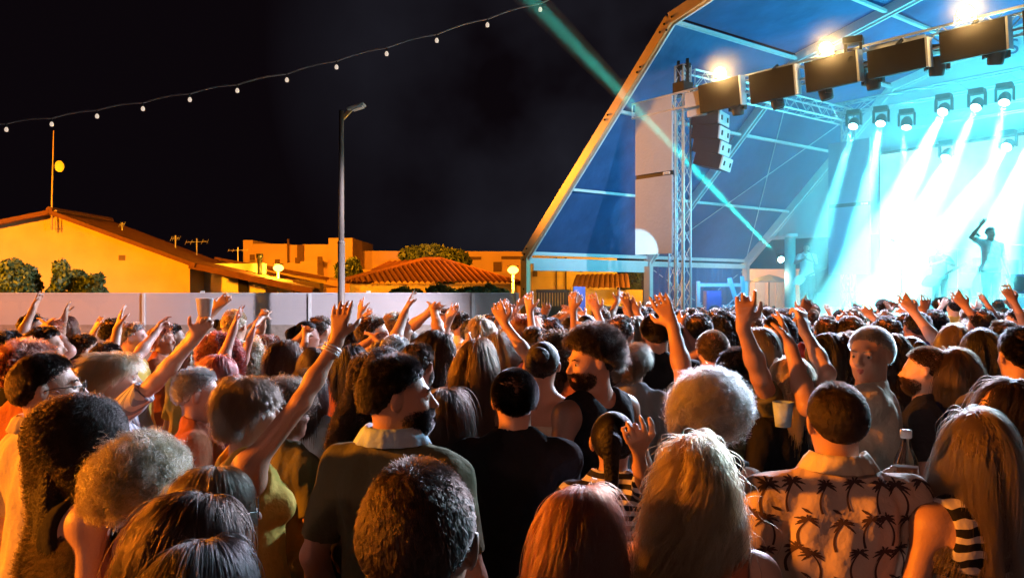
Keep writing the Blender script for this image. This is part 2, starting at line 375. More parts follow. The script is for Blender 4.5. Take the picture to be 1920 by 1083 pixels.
B1 = at(818, 487, Y+9); tiled(s, A1+Vector((0, 2, .1)), B1+Vector((0, 2, .1)), B1+Vector((0, -1, -.5)), A1+Vector((-.6, -1, -.5)), .33, .07)
s.build('roof', M['tile'], e2); s = MB(); s.box(((A1.x+B1.x)/2, Y+9.5, A1.z/2-.3), (B1.x-A1.x)/2-.2, .9, A1.z/2-.35); s.build('wall', M['wall2'], e2)

# ------------------------------------------------------------------ yellow building and tiled shed seen through the tent side
Y = 33
e = empty('yellow_building', (at(1080, 0, Y).x, Y, 0), 'bright yellow plain building seen under the side beam of the tent', 'building')
s = MB(); blk(s, 985, 1157, 478, Y, 6); s.build('wall', M['wall'], e)
s = MB(); 
for px in (1043, 1061): q = at(px, 541, Y-.03); s.tube([(q.x, Y-.05, 0), (q.x, Y-.05, 3.3)], .03, 6)
q = at(1003, 513, Y-.06); s.box(q, .1, .03, .12); q = at(1090, 505, Y-.06); s.box(q, .06, .03, .1); s.build('wall_pipe', M['wood'], e)
Y = 30.5
e = empty('tiled_shed', (at(1120, 0, Y).x, Y, 0), 'yellow shed with a bright orange tiled lean-to roof beyond the tent', 'shed')
s = MB(); a, b, c_, d_ = at(1080, 516, Y+1.2), at(1178, 514, Y+1.2), at(1182, 541, Y-.2), at(1072, 540, Y-.2); tiled(s, a, b, c_, d_, .2, .05); s.build('roof', M['tile'], e)
s = MB(); blk(s, 1078, 1205, 543, Y, 1.5); s.build('wall', M['wall'], e)
s = MB(); 
for i in range(26):
    q = at(1152+i*2.6, 541, Y-1.5); s.tube([(q.x, Y-1.5, 0), (q.x, Y-1.5, at(0, 571-i*.3, Y-1.5).z)], .012, 4)
prop(s.build('railing', M['black']), 'dark thin railing in front of the tiled shed', 'railing')

# ------------------------------------------------------------------ foliage
def foliage(name, blobs, n, leaf, m, parent, seed=1, droop=0.):
    r = np.random.default_rng(seed); V = []; Fc = []
    blobs = [(Vector(p), q) for p, q in blobs]; wts = np.array([q[0]*q[1]*q[2] for _, q in blobs]); wts = wts/wts.sum()
    for i in range(n):
        k = r.choice(len(blobs), p=wts); p, q = blobs[k]
        u = r.normal(size=3); u /= np.linalg.norm(u); rad = r.uniform(.35, 1.05)**.6
        # clumps: push toward seeded sub-centres
        cpt = np.array(p)+u*np.array(q)*rad
        a = r.normal(size=3); a[2] -= droop; a /= np.linalg.norm(a); b = np.cross(a, r.normal(size=3)); b /= np.linalg.norm(b)
        L = leaf*r.uniform(.6, 1.5); W = L*.3
        n0 = len(V); V += [cpt-a*L*.5, cpt+b*W, cpt+a*L*.5, cpt-b*W]; Fc.append((n0, n0+1, n0+2, n0+3))
    mb = MB(); mb.v = [tuple(v) for v in V]; mb.f = Fc; mb.mi = [0]*len(Fc)
    return mb.build(name, m, parent)
def subblobs(cx, cy, cz, rx, ry, rz, n, seed, size=.45):
    r = np.random.default_rng(seed); out = []
    for i in range(n):
        u = r.normal(size=3); u /= np.linalg.norm(u); k = r.uniform(.3, .85)
        s_ = size*r.uniform(.6, 1.2)
        out.append(((cx+u[0]*rx*k, cy+u[1]*ry*k, cz+u[2]*rz*k), (rx*s_, ry*s_, rz*s_)))
    return out
def plant(name, label, cat, px, ytop, ybot, wpx, Y, m, n, leaf, seed, droop=0, trunk=.1, group=None):
    a = at(px, ytop, Y); b = at(px, ybot, Y); rx = wpx/F*Y/2; cz = (a.z+b.z)/2; rz = (a.z-b.z)/2
    e = empty(name, (a.x, Y, 0), label, cat, group)
    s = MB()
    r = random.Random(seed)
    s.tube([(a.x, Y, 0), (a.x+.05, Y, cz*.6), (a.x, Y, cz)], [trunk, trunk*.8, trunk*.5], 8)
    for i in range(7):
        an = r.uniform(0, 6.28); q = Vector((a.x, Y, cz*r.uniform(.4, .9))); s.tube([q, q+Vector((math.cos(an)*rx*.7, math.sin(an)*rx*.5, rz*r.uniform(.3, .9)))], [trunk*.5, trunk*.15], 6)
    s.build('trunk' if trunk > .06 else 'stem', M['bark'], e, True)
    foliage('crown', subblobs(a.x, Y, cz, rx, rx*.8, rz, 16, seed), n, leaf, m, e, seed, droop)
plant('oleander_bush', 'leafy oleander bush at the left edge in front of the gabled house', 'bush', 35, 478, 575, 105, 23.5, M['leaf2'], 7000, .12, 3, -.8, .05, 'bushes behind the fence')
plant('oleander_bush', 'leafy oleander bush standing just left of the bare gable wall', 'bush', 128, 492, 575, 80, 23.8, M['leaf2'], 5600, .12, 4, -.8, .05, 'bushes behind the fence')
plant('oleander_bush', 'low rounded oleander bush nearest the wall vent of the gabled house', 'bush', 180, 502, 575, 55, 23.2, M['leaf2'], 3600, .12, 5, -.8, .05, 'bushes behind the fence')
plant('broad_tree', 'dark broad evergreen tree rising behind the hipped tiled roof', 'tree', 800, 462, 530, 150, 50, M['leaf'], 9000, .30, 6, 0, .3)
plant('round_tree', 'dark round tree just right of the tall lamp pole', 'tree', 655, 483, 555, 62, 44, M['leaf'], 5200, .25, 8, 0, .2)
plant('round_tree', 'dark tree seen through the tent side beside the yellow building', 'tree', 1188, 497, 560, 52, 36, M['leaf'], 2400, .26, 9, 0, .2)
for i, (px, w_, t_) in enumerate(((760, 60, 538), (822, 70, 530), (880, 72, 533), (928, 50, 528))):
    plant('garden_bush', ['sparse bush low over the fence below the left end of the ribbed roof', 'dense bush over the fence below the middle of the ribbed roof', 'flowering bush over the fence below the right of the ribbed roof', 'bush over the fence next to the lit globe lamp by the tent'][i], 'bush', px, t_, 570, w_, 24+i*.5, M['leaf2'], 2400, .11, 20+i, -.3, .04, 'garden bushes over the fence')

# ------------------------------------------------------------------ festoon string with bulbs
bulbs = [(12, 243), (97, 233), (182, 218), (268, 204), (356, 187), (445, 170), (538, 150), (631, 126), (725, 101), (819, 76), (914, 47), (1013, 18)]
pts = [at(px, py-11, 15-.02*i) for i, (px, py) in enumerate(bulbs)]
e = empty('festoon_lights', pts[6], 'sagging cable of small bulbs strung across the night sky', 'string lights')
full = [at(-160, 258, 15.2), at(-75, 244, 15.1)]+pts+[at(1110, -28, 14.7), at(1240, -85, 14.6)]
cab = []
for i in range(len(full)-1):
    for k in range(5):
        u = k/5; q = full[i].lerp(full[i+1], u); q = q-Vector((0, 0, .035*math.sin(math.pi*u)*(-1))); cab.append(q)
s = MB(); s.tube(cab, .014, 6); s.build('cable', M['alu_d'], e, True)
for q in pts:
    s = MB(); s.lathe(q-Vector((0, 0, .11)), [(0, -.045), (.028, -.035), (.036, 0), (.026, .03), (.014, .045)], 12); bl = s.build('bulb', M['bulb_glass'], e, True)
    s = MB(); s.tube([q-Vector((0, 0, .07)), q-Vector((0, 0, .005))], .016, 8); s.build('socket', M['black'], bl)

# ------------------------------------------------------------------ tent
EH = 2.90; KH = 8.02; KT = 5.22; RH = 9.17; RT = 10.0; TW = 20.0; NB = 4.9
tent = empty('festival_tent', T(0, 10, 0), 'big open polygon tent with an orange lit front arch over the stage', 'tent')
sect = [(0, 0), (0, EH), (KT, KH), (RT, RH), (TW-KT, KH), (TW, EH), (TW, 0)]
for fi in range(3):
    b = fi*NB; s = MB()
    for k in range(len(sect)-1):
        a_, c_ = T(b, *sect[k]), T(b, *sect[k+1])
        s.bar(a_, c_, .26, .15, LV)
        if fi == 0 and 0 < k < 5:
            pass
    s.build('arch_frame', M['frame_sodium_tint'] if fi == 0 else M['white'], tent, bevel=.01)  # front arch takes the sodium-tinted colour, inner arches stay white
    s = MB()
    for k in range(1, 5):          # white keder rail on the inner edge of every arch
        a_, c_ = Vector((sect[k][0], sect[k][1], 0)), Vector((sect[k+1][0], sect[k+1][1], 0)); d = (c_-a_).normalized(); nn = Vector((d.y, -d.x, 0))
        o_ = .155
        s.bar(T(b+.02, a_.x+nn.x*o_, a_.y+nn.y*o_), T(b+.02, c_.x+nn.x*o_, c_.y+nn.y*o_), .05, .05, LV)
    s.build('inner_rail', M['white'], tent)
    if fi == 0:
        s = MB()
        for (t_, h_) in ((KT-.12, KH-.1), (KT+.1, KH), (KT-.05, KH-.25), (KT-.25, KH-.25), (KT-.95, KH-1.0), (KT-.85, KH-.9), (3.2, 6.1), (3.3, 6.2), (KT+1, KH+.25), (.05, EH+.05), (.15, EH+.2), (0, EH-.1), (0.02, 2.0)):
            for db in (-.08,): s.lathe(T(db, t_, h_), [(0, .02), (.025, .018), (.03, 0), (0, 0)], 8, axis=-LV)
        s.build('bolts', M['black'], tent)
# fabric roof, four slopes by two bays with slight sag
for bi in range(2):
    for k in range(1, 5):
        s = MB(); rows = []
        for i in range(9):
            row = []; b = bi*NB+NB*i/8
            for j in range(9):
                u = j/8; t_ = sect[k][0]+(sect[k+1][0]-sect[k][0])*u; h_ = sect[k][1]+(sect[k+1][1]-sect[k][1])*u
                sag = .09*math.sin(math.pi*i/8)*math.sin(math.pi*u)
                d = Vector((sect[k+1][0]-sect[k][0], sect[k+1][1]-sect[k][1])).normalized(); row.append(T(b, t_-d.y*.10+d.y*sag, h_+d.x*.10-d.x*sag))
            rows.append(row)
        s.grid(rows); s.build('roof_fabric', M['fabric'], tent, True)
# purlins
s = MB()
pp = [(1.74, EH+(KH-EH)/3), (3.48, EH+2*(KH-EH)/3), (KT, KH), (7.6, 8.59), (RT, RH)]
pp += [(TW-a, h) for a, h in pp[:-1]]
for t_, h_ in pp:
    for bi in range(2):
        s.bar(T(bi*NB+.08, t_, h_-.04), T(bi*NB+NB-.08, t_, h_-.04), .1, .07)
s.build('purlins', M['white'], tent)
for bi in range(2):
    for t_ in (0, TW):
        s = MB(); s.bar(T(bi*NB+.08, t_, EH-.12), T(bi*NB+NB-.08, t_, EH-.12), .12, .16); s.bar(T(bi*NB+.08, t_, EH+.08), T(bi*NB+NB-.08, t_, EH+.08), .1, .1)
        s.build('eave_beam', M['white'], tent)
# rolled side curtain under the first beam, hanging blue curtain in the second bay
s = MB(); s.box(T(NB/2, 0.03, EH-.29), NB/2-.25, .03, .1, LV, WV, UP); s.build('rolled_curtain', M['white'], tent)
s = MB(); rows = []
for j in range(161):
    u = j/160; b = NB+.12+(NB-.24)*u; w_ = .035*math.sin(u*95+2*math.sin(u*17)); rows.append([T(b, w_, h) for h in (.05, 1.2, 2.0, EH-.2)])
s.grid(rows); s.build('side_curtain', M['fabric'], tent, True)
# bracing wires
s = MB()
for a_, b_ in (((NB, 0, EH), (2*NB, KT, KH)), ((2*NB, 0, EH), (NB, KT, KH)), ((NB, 0, 2.7), (2*NB, 0, .3)), ((2*NB, 0, 2.7), (NB, 0, .3))):
    s.tube([T(*a_), T(*b_)], .014, 5)
s.build('bracing_wires', M['white'], tent)
# white gable panel at the back, its lower edge above head height
s = MB(); zb = 3.75; t0 = (zb-EH)/(KH-EH)*KT; rows = []
def roofh(t):
    t = t if t <= TW/2 else TW-t
    return EH+(KH-EH)*t/KT if t < KT else KH+(RH-KH)*(t-KT)/(RT-KT)
for i in range(81):
    t_ = t0+(TW-2*t0)*i/80; top = roofh(t_)-.12; rows.append([T(2*NB+.05+.05*math.sin(i*.9), t_, zb+(top-zb)*j/6) for j in range(7)])
s.grid(rows); s.build('gable_panel', M['gable'], tent, True)
s = MB(); s.bar(T(2*NB, t0, zb-.03), T(2*NB, TW-t0, zb-.03), .1, .12); s.build('gable_rail', M['white'], tent)

# letters on the gable
cu = bpy.data.curves.new('sign_letters', 'FONT'); cu.body = 'SAN'; cu.size = 1.0; cu.extrude = .008; cu.space_character = 1.35
fo = bpy.data.objects.new('sign_letters', cu); COL.objects.link(fo)
bpy.context.view_layer.update(); me = bpy.data.meshes.new_from_object(fo.evaluated_get(bpy.context.evaluated_depsgraph_get())); bpy.data.objects.remove(fo)
me.materials.clear(); me.materials.append(mat('sign_blue', (.01, .05, .2), .5))
lo = bpy.data.objects.new('sign_letters', me); COL.objects.link(lo)
yA = 20.0
# find the tent t whose pixel is x=1893
best = min((abs((T(2*NB-.05, t, 5).x/T(2*NB-.05, t, 5).y*F+960)-1890), t) for t in np.linspace(3, 14, 400))[1]
pp_ = T(2*NB-.12, best, 0); h_ = CZ-(103-541.5)/F*pp_.y
lo.parent = tent; lo.matrix_local = Matrix.Translation(T(2*NB-.12, best, h_)-tent.location) @ Matrix(((.608, 0, -.794, 0), (-.794, 0, -.608, 0), (0, 1, 0, 0), (0, 0, 0, 1))) @ Matrix.Diagonal((.62, .55, 1, 1))
lo.name = 'sign_letters'
# turquoise column below the gable edge
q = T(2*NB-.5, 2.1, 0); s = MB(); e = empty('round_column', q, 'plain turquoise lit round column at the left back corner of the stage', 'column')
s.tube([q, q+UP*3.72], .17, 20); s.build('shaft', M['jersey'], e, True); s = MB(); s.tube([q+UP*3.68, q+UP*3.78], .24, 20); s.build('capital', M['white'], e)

# ------------------------------------------------------------------ stage truss rig
rig = empty('truss_rig', T(.4, 5.4, 0), 'aluminium truss frame with towers standing over the stage', 'stage truss')
def tru(name, a, b, size=.3, **k):
    s = MB(); truss(s, a, b, size, **k); return s.build(name, M['alu'], rig)
TT = 5.31
tru('tower', T(.3, TT, .05), T(.3, TT, 7.0), .24, step=.36)
tru('tower', T(.95, TT-.75, .05), T(.95, TT-.75, 6.2), .24, step=.36)
tru('tower', T(.3, 15.2, .05), T(.3, 15.2, 7.0), .26, step=.36)
tru('tower', T(7.2, TT, .05), T(7.2, TT, 6.9), .26, step=.36)
tru('tower', T(7.2, 15.2, .05), T(7.2, 15.2, 6.9), .26, step=.36)
tru('front_truss', T(.3, TT-1.4, 6.2), T(.3, 15.4, 6.2), .34, step=.34)
tru('side_truss', T(.5, TT, 6.74), T(7.1, TT, 6.74), .36, step=.36)
tru('side_truss', T(.5, 15.2, 6.74), T(7.1, 15.2, 6.74), .36, step=.36)
tru('rear_truss', T(7.2, TT-.4, 7.0), T(7.2, 15.4, 7.0), .30, step=.36)
tru('light_bar', T(8.4, 6.2, 6.55), T(8.4, 15, 6.55), .26, step=.4)
s = MB(); s.box(T(.3, TT, 6.50), .16, .16, .12, LV, WV, UP)
for dx in (-1, 1):
    s.bar(T(.3, TT+dx*.13, 6.6), T(.3, TT+dx*.13, 7.14), .06)
s.bar(T(.3, TT-.2, 6.98), T(.3, TT+.2, 6.98), .08, .1); s.build('sleeve_block', M['black'], rig)
s = MB(); q = T(.3, 4.9, 6.05); s.box(q+UP*.0, .1, .12, .2); s.build('hoist_motor', M['cabinet_w'], rig, bevel=.02); s = MB(); s.box(T(.2, 5.75, 6.15), .22, .1, .17, WV, LV, UP); s.box(T(.2, 5.8, 5.85), .22, .08, .08, WV, LV, UP); s.build('hoist_motor', M['cabinet_w'], rig, bevel=.02)
# cloth banners
def banner(b, t0, t1, z0, z1, label, gap):
    e = empty('scrim_banner', T(b, (t0+t1)/2, 0), label, 'banner', 'tall banner panels on the towers')
    for (u, v) in ((z0, gap-.05), (gap+.05, z1)):
        s = MB(); s.box(T(b, (t0+t1)/2, (u+v)/2), (t1-t0)/2, .03, (v-u)/2, WV, LV, UP); s.build('banner_cloth', M['led'], e)
    s = MB(); s.box(T(b+.02, (t0+t1)/2, gap), (t1-t0)/2-.01, .03, .05, WV, LV, UP); s.build('cross_bar', M['black'], e)
    s = MB()
    for i in range(3): s.box(T(b-.03, t1-.22+i*.07, gap), .022, .02, .03, WV, LV, UP)
    s.build('clamp', M['white'], e)
banner(.15, 4.02, 5.14, 2.8, 6.35, 'tall grey two-piece banner on the front left truss tower', 4.62)
banner(7.0, 4.85, 6.05, 2.4, 6.05, 'tall pale two-piece banner on the rear tower above the guitarist', 4.30)
lamp('SPOT', 'stage_beam_light', T(-1.9, 6.1, 2.2), 900, (.45, .95, 1), .03, T(.12, 4.25, 2.95), 17, .25)

# dark light panels hung along the front truss, blinders above, moving heads below
def tpix(px, b, lo=4., hi=16.):   # t on line b whose image column is px
    f = lambda t: T(b, t, 0).x/T(b, t, 0).y*F+960
    for _ in range(50):
        m = (lo+hi)/2
        if f(m) < px: lo = m
        else: hi = m
    return lo
panels = [(1314, 1390, 152, 205), (1409, 1492, 132, 187), (1513, 1609, 107, 164), (1630, 1738, 85, 138), (1765, 1888, 48, 107), (1921, 2060, 5, 70)]
nm = ['first small', 'second', 'third', 'fourth', 'fifth large', 'sixth partly hidden']
for i, (x0, x1, y0, y1) in enumerate(panels):
    b = .05; t0, t1 = tpix(x0, b), tpix(x1, b); tc = (t0+t1)/2; cY = T(b, tc, 0).y; h1 = CZ-(y0-541.5)/F*cY; h0 = CZ-(y1-541.5)/F*cY; 
    c_ = T(b, tc, (h0+h1)/2)
    e = empty('light_panel', c_, nm[i]+' dark flat panel counted from the tower along the front truss', 'stage light', 'dark flat panels on the front truss')
    tl = R(8); Zt = (UP*math.cos(tl)+LV*math.sin(tl)*-1).normalized(); Yt = WV.cross(Zt)
    s = MB(); s.box(c_, (t1-t0)/2, .07, (h1-h0)/2, WV, Yt, Zt); s.build('casing', M['panel_back'], e, bevel=.012)
    s = MB(); s.box(c_+WV*((t1-t0)/2+.035), .018, .09, (h1-h0)/2, WV, Yt, Zt); s.build('side_bracket', M['alu'], e)
    s = MB(); s.bar(c_+UP*(h1-h0)/2, c_+UP*((h1-h0)/2+.12)+LV*.15, .05); s.build('hook_clamp', M['black'], e)
for i, (px, py) in enumerate(((1350, 137), (1548, 90), (1810, 24))):
    b = -.12; t = tpix(px, b); q = T(b, t, 0); h = CZ-(py-541.5)/F*q.y; q = T(b, t, h)
    e = empty('blinder_lamp', q, ['glowing warm blinder above the first small dark panel', 'glowing warm blinder above the third dark panel', 'glowing warm blinder above the fifth large dark panel'][i], 'stage light', 'warm blinder lamps on the front truss')
    dr = (Vector((0, 2, 1.6))-q).normalized(); s = MB(); s.lathe(q, [(0, -.02), (.10, -.015), (.115, 0), (.1, .015), (0, .02)], 18, axis=dr); s.build('lens', M['blinder'], e, True)
    s = MB(); s.lathe(q-dr*.03, [(.13, .06), (.13, 0), (.1, -.14), (0, -.15)], 18, axis=dr); s.build('housing', M['black'], e, True)
    s = MB(); s.bar(q+WV*.16, q+WV*.16+UP*-.14, .02); s.bar(q-WV*.16, q-WV*.16+UP*-.14, .02); s.bar(q-WV*.17-UP*.14, q+WV*.17-UP*.14, .02); s.build('yoke', M['alu'], e)
    lamp('POINT', 'blinder_light', q+dr*.12, 110, (1, .60, .20), .08)
def moving_head(q, aim, label, lit=False, parent_grp='black moving head lamps under the front truss', r=.15):
    e = empty('moving_head_lamp', q, label, 'stage light', parent_grp)
    aim = aim.normalized(); side = aim.cross(UP).normalized() if abs(aim.z) < .98 else WV
    s = MB(); s.box(q+UP*.30, .17, .13, .06, side, side.cross(UP), UP); s.build('base', M['black'], e, bevel=.015)
    s = MB(); s.box(q+side*(r+.04)+UP*.11, .025, .06, .16, side, side.cross(UP), UP); s.box(q-side*(r+.04)+UP*.11, .025, .06, .16, side, side.cross(UP), UP); s.box(q+UP*.255, r+.06, .06, .018, side, side.cross(UP), UP); s.build('yoke', M['black'], e, bevel=.01)
    s = MB(); s.lathe(q, [(0, -.18), (.09, -.17), (r*.95, -.08), (r, .02), (r*.9, .13), (r*.82, .15), (r*.8, .12)], 20, axis=aim); s.build('head', M['black'], e, True)
    s = MB(); s.lathe(q, [(r*.8, .118), (r*.5, .135), (0, .14)], 20, axis=aim); s.build('lens', M['beam_lens'] if lit else M['cabinet'], e, True)
    return q+aim*.2
for i, (px, py) in enumerate(((1383, 203), (1457, 190), (1548, 173), (1637, 153), (1757, 126), (1868, 104))):
    b = .3; t = tpix(px, b); Yd = T(b, t, 0).y; q = T(b, t, CZ-(py-541.5)/F*Yd)
    moving_head(q, LV*.2+UP*-1+WV*.2*math.sin(i), ['unlit moving head just right of the line array top', 'unlit moving head below the second dark panel', 'unlit moving head below the third dark panel', 'unlit moving head below the left end of the fourth dark panel', 'unlit moving head below the left corner of the fifth dark panel', 'unlit moving head below the sign letters'][i], r=.13)
q = T(.1, tpix(1600, .1), 0); q = T(.1, tpix(1600, .1), CZ-(108-541.5)/F*q.y); moving_head(q, Vector((-.6, -1, -.7)), 'lit moving head between the third and fourth dark panels', True, r=.09)
# long bright batten above fourth panel
a_ = T(.3, tpix(1628, .3), 0); b_ = T(.3, tpix(1740, .3), 0)
s = MB(); s.bar(T(.25, tpix(1630, .25), CZ-(97-541.5)/F*a_.y), T(.25, tpix(1735, .25), CZ-(72-541.5)/F*b_.y), .04, .14)
prop(s.build('white_batten', M['white']), 'long white strip fixed along the truss above the fourth dark panel', 'batten')

# line array speaker
q = T(.6, tpix(1335, .6), 0); Yd = q.y; h1 = CZ-(212-541.5)/F*Yd; h0 = CZ-(320-541.5)/F*Yd
e = empty('line_array_speaker', q+UP*h1, 'curved stack of hanging line array speakers with dark sides below the truss', 'speaker', None)
hh = (h1-h0)/4.15
for i in range(4):
    tl = R(2+4.5*i); zc = h1-hh*(i+.5); off = .02*i*i
    fd = Vector((.84, -.54, 0)); sd = Vector((fd.y, -fd.x, 0)); ax_ = (fd*math.cos(tl)-UP*math.sin(tl)); uz = (UP*math.cos(tl)+fd*math.sin(tl))
    cc = q+UP*zc+fd*(off*.35-.05)
    s = MB(); s.box(cc, .30, .35, hh/2-.006, ax_, sd, uz); bx = s.build('cabinet', M['cabinet'], e, bevel=.01)
    s = MB(); s.box(cc+ax_*.315, .02, .34, hh/2-.012, ax_, sd, uz); fr = s.build('grille', M['cabinet_w'], e, bevel=.008)
    s = MB(); s.box(cc+ax_*.34-sd*-.2, .012, .03, .05, ax_, sd, uz); s.box(cc+ax_*.34+sd*-.2, .012, .03, .05, ax_, sd, uz); s.build('handle', M['black'], e)
s = MB(); s.bar(q+UP*(h1+.02)-WV*.25, q+UP*(h1+.02)+WV*.25, .06, .05); s.bar(q+UP*h1, q+UP*6.0, .03); s.build('flying_bracket', M['alu'], e)

# ------------------------------------------------------------------ stage deck, screen, gear
e = empty('stage', T(5, 9, 0), 'raised concert stage under the truss with a bright turquoise screen', 'stage')
DH = 1.45
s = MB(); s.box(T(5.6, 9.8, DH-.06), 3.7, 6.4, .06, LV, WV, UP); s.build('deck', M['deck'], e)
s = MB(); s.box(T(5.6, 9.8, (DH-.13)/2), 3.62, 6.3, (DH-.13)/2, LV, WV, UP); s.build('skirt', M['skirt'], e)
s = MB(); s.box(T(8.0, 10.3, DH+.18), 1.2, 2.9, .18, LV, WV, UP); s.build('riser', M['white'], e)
def screen_mat():
    m = bpy.data.materials.new('screen_glow'); m.use_nodes = True; n, l = nodes(m); n.remove(n['Principled BSDF'])
    tc = n.new('ShaderNodeTexCoord'); nz = n.new('ShaderNodeTexNoise'); nz.inputs['Scale'].default_value = .55; nz.inputs['Detail'].default_value = 3
    rp = n.new('ShaderNodeValToRGB'); rp.color_ramp.elements[0].color = (.16, .62, .62, 1); rp.color_ramp.elements[1].color = (.55, .95, .9, 1); rp.color_ramp.elements[0].position = .35; rp.color_ramp.elements[1].position = .65
    e_ = n.new('ShaderNodeEmission'); e_.inputs[1].default_value = 1.5
    l.new(tc.outputs['Object'], nz.inputs[0]); l.new(nz.outputs['Fac'], rp.inputs[0]); l.new(rp.outputs[0], e_.inputs[0]); l.new(e_.outputs[0], n['Material Output'].inputs[0]); return m
s = MB(); s.box(T(9.35, 10.1, 3.75), 5.0, .05, 2.2, WV, LV, UP); s.build('video_screen', screen_mat(), e)
s = MB(); s.box(T(9.5, 10.1, 3.75), 5.1, .08, 2.3, WV, LV, UP); s.build('screen_casing', M['black'], e)
# gear on stage
def gear_box(px, py0, py1, wpx, Y, label, name='stage_monitor', m='bluebox', cat='speaker'):
    a = at(px, py0, Y); b = at(px, py1, Y); w_ = wpx/F*Y/2; hz = (a.z-b.z)/2
    e = empty(name, (a.x, Y, b.z), label, cat)
    s = MB(); s.hexa([(a.x-w_, Y-.2, b.z), (a.x+w_, Y-.2, b.z), (a.x+w_, Y+.2, b.z), (a.x-w_, Y+.2, b.z), (a.x-w_*.94, Y-.16, a.z), (a.x+w_*.94, Y-.16, a.z), (a.x+w_*.94, Y+.2, a.z), (a.x-w_*.94, Y+.2, a.z)]); s.build('cabinet', M[m], e, bevel=.015)
    s = MB(); s.lathe((a.x, Y-.205, (a.z+b.z)/2), [(min(w_, hz)*.75, 0), (min(w_, hz)*.8, .012), (min(w_, hz)*.5, -.01), (0, .0)], 18, axis=Vector((0, -1, 0))); s.build('cone', M['cabinet'], e, True)
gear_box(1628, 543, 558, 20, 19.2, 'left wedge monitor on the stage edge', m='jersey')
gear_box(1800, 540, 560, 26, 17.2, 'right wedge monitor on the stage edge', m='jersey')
gear_box(1898, 514, 550, 44, 15.5, 'big blue speaker cabinet at the right edge of the stage')
# drum kit as one thing
q = T(8.0, 8.6, DH+.36); e = empty('drum_kit', q, 'drum kit on the riser in the white glow of the stage', 'drum kit')
def drum(c_, r, h, ax_, nme='drum', m='jersey'):
    s = MB(); s.lathe(c_, [(0, 0), (r, 0), (r*1.02, .02), (r, .03), (r, h-.03), (r*1.02, h-.02), (r, h), (0, h)], 22, axis=ax_); s.build(nme, M[m], e, True)
drum(q+UP*.30-LV*.3, .28, .4, LV, 'bass_drum'); drum(q+UP*.55+WV*.45, .2, .35, UP, 'floor_tom'); drum(q+UP*.75-WV*.2-LV*.1, .15, .22, UP, 'rack_tom'); drum(q+UP*.75+WV*.15-LV*.1, .15, .22, UP, 'rack_tom'); drum(q+UP*.6-WV*.5, .18, .15, UP, 'snare_drum')
for d_, hh_ in ((WV*.75, 1.25), (WV*-.75, 1.2), (WV*.35-LV*.3, 1.4)):
    s = MB(); s.tube([q+d_, q+d_+UP*hh_], .014, 6); s.lathe(q+d_+UP*hh_, [(0, .03), (.05, .02), (.24, -.01), (.24, -.014), (0, .02)], 20, axis=(UP+d_*.2).normalized()); s.build('cymbal', M['alu'], e, True)
def mic_stand(px, Y, label, h=1.55, base=DH):
    x = (px-960)/F*Y; e = empty('microphone_stand', (x, Y, base), label, 'microphone stand', 'microphone stands on the stage')
    s = MB(); s.tube([(x, Y, base), (x, Y, base+h*.75)], .012, 6); s.tube([(x, Y, base+h*.75), (x-.2, Y-.15, base+h)], .01, 6)
    for k in range(3): an = k*2.09; s.tube([(x, Y, base+.08), (x+.28*math.cos(an), Y+.28*math.sin(an), base+.01)], .01, 5)
    s.build('stand', M['black'], e); s = MB(); s.tube([(x-.2, Y-.15, base+h), (x-.31, Y-.22, base+h+.05)], [.02, .027], 8); s.build('microphone', M['black'], e, True)
mic_stand(1530, 22.2, 'microphone stand in front of the guitarist'); mic_stand(1690, 17.2, 'microphone stand at the middle of the stage'); mic_stand(1850, 15.6, 'microphone stand in front of the singer at right')

# lit moving heads with real beams into the smoke
def vol(name, dens, col=(1, 1, 1)):
    m = bpy.data.materials.new(name); m.use_nodes = True; n, l = nodes(m); n.remove(n['Principled BSDF'])
    v = n.new('ShaderNodeVolumePrincipled'); v.inputs['Density'].default_value = dens; v.inputs['Color'].default_value = (*col, 1); v.inputs['Anisotropy'].default_value = .25
    l.new(v.outputs[0], n['Material Output'].inputs['Volume']); return m
beams = [  # px, py, Y of the lamp; px, py, Y where the beam points; half angle, power
 (1601, 232, 21.6, 1555, 395, 19.5, 3.0, 900), (1652, 226, 20.8, 1590, 560, 17.5, 4.5, 1500), (1700, 232, 20.3, 1672, 560, 18, 3.5, 1100),
 (1770, 205, 19.5, 1600, 560, 15.6, 5.5, 2600), (1832, 196, 18.9, 1660, 600, 15.5, 4.0, 1900), (1884, 186, 18.5, 1810, 560, 15.5, 4.0, 1300),
 (1776, 290, 20.6, 1640, 570, 18, 6.0, 2200), (1890, 272, 19.4, 1700, 540, 15.6, 5.0, 2600), (1940, 250, 18.5, 1830, 560, 14.5, 5.5, 2600)]
where = ['over the rear banner', 'at the left end of the rear truss', 'over the cable bundle of the rear truss', 'under the middle of the rear truss', 'under the rear truss right of the middle', 'highest at the right of the rear truss', 'on the lower bar behind the rear truss', 'on the lower bar near the right edge', 'at the right edge beyond the lower bar']
for i, (x0, y0, Y0, x1, y1, Y1, ha, pw) in enumerate(beams):
    p, q = at(x0, y0, Y0), at(x1, y1, Y1); d = (q-p).normalized()
    tip = moving_head(p, d, 'lit turquoise moving head '+where[i], True, 'lit moving heads over the stage', r=.14)
    lamp('SPOT', 'beam_light', tip, pw*120, (.14, .88, .95), .07, q, ha*2, .5)
# one strong beam leaving the tent over the crowd
p, q = at(1466, 488, 27.2), at(1008, 10, 12.0)
d = (q-p).normalized(); 
tip = moving_head(p, d, 'low beam lamp beyond the back corner of the tent throwing the long green ray', True, 'lit moving heads over the stage', r=.13)
BP, BD = tip, d
lamp('SPOT', 'beam_light', tip, 1250000, (.03, .85, .66), .05, q, 1.05, 1.0)
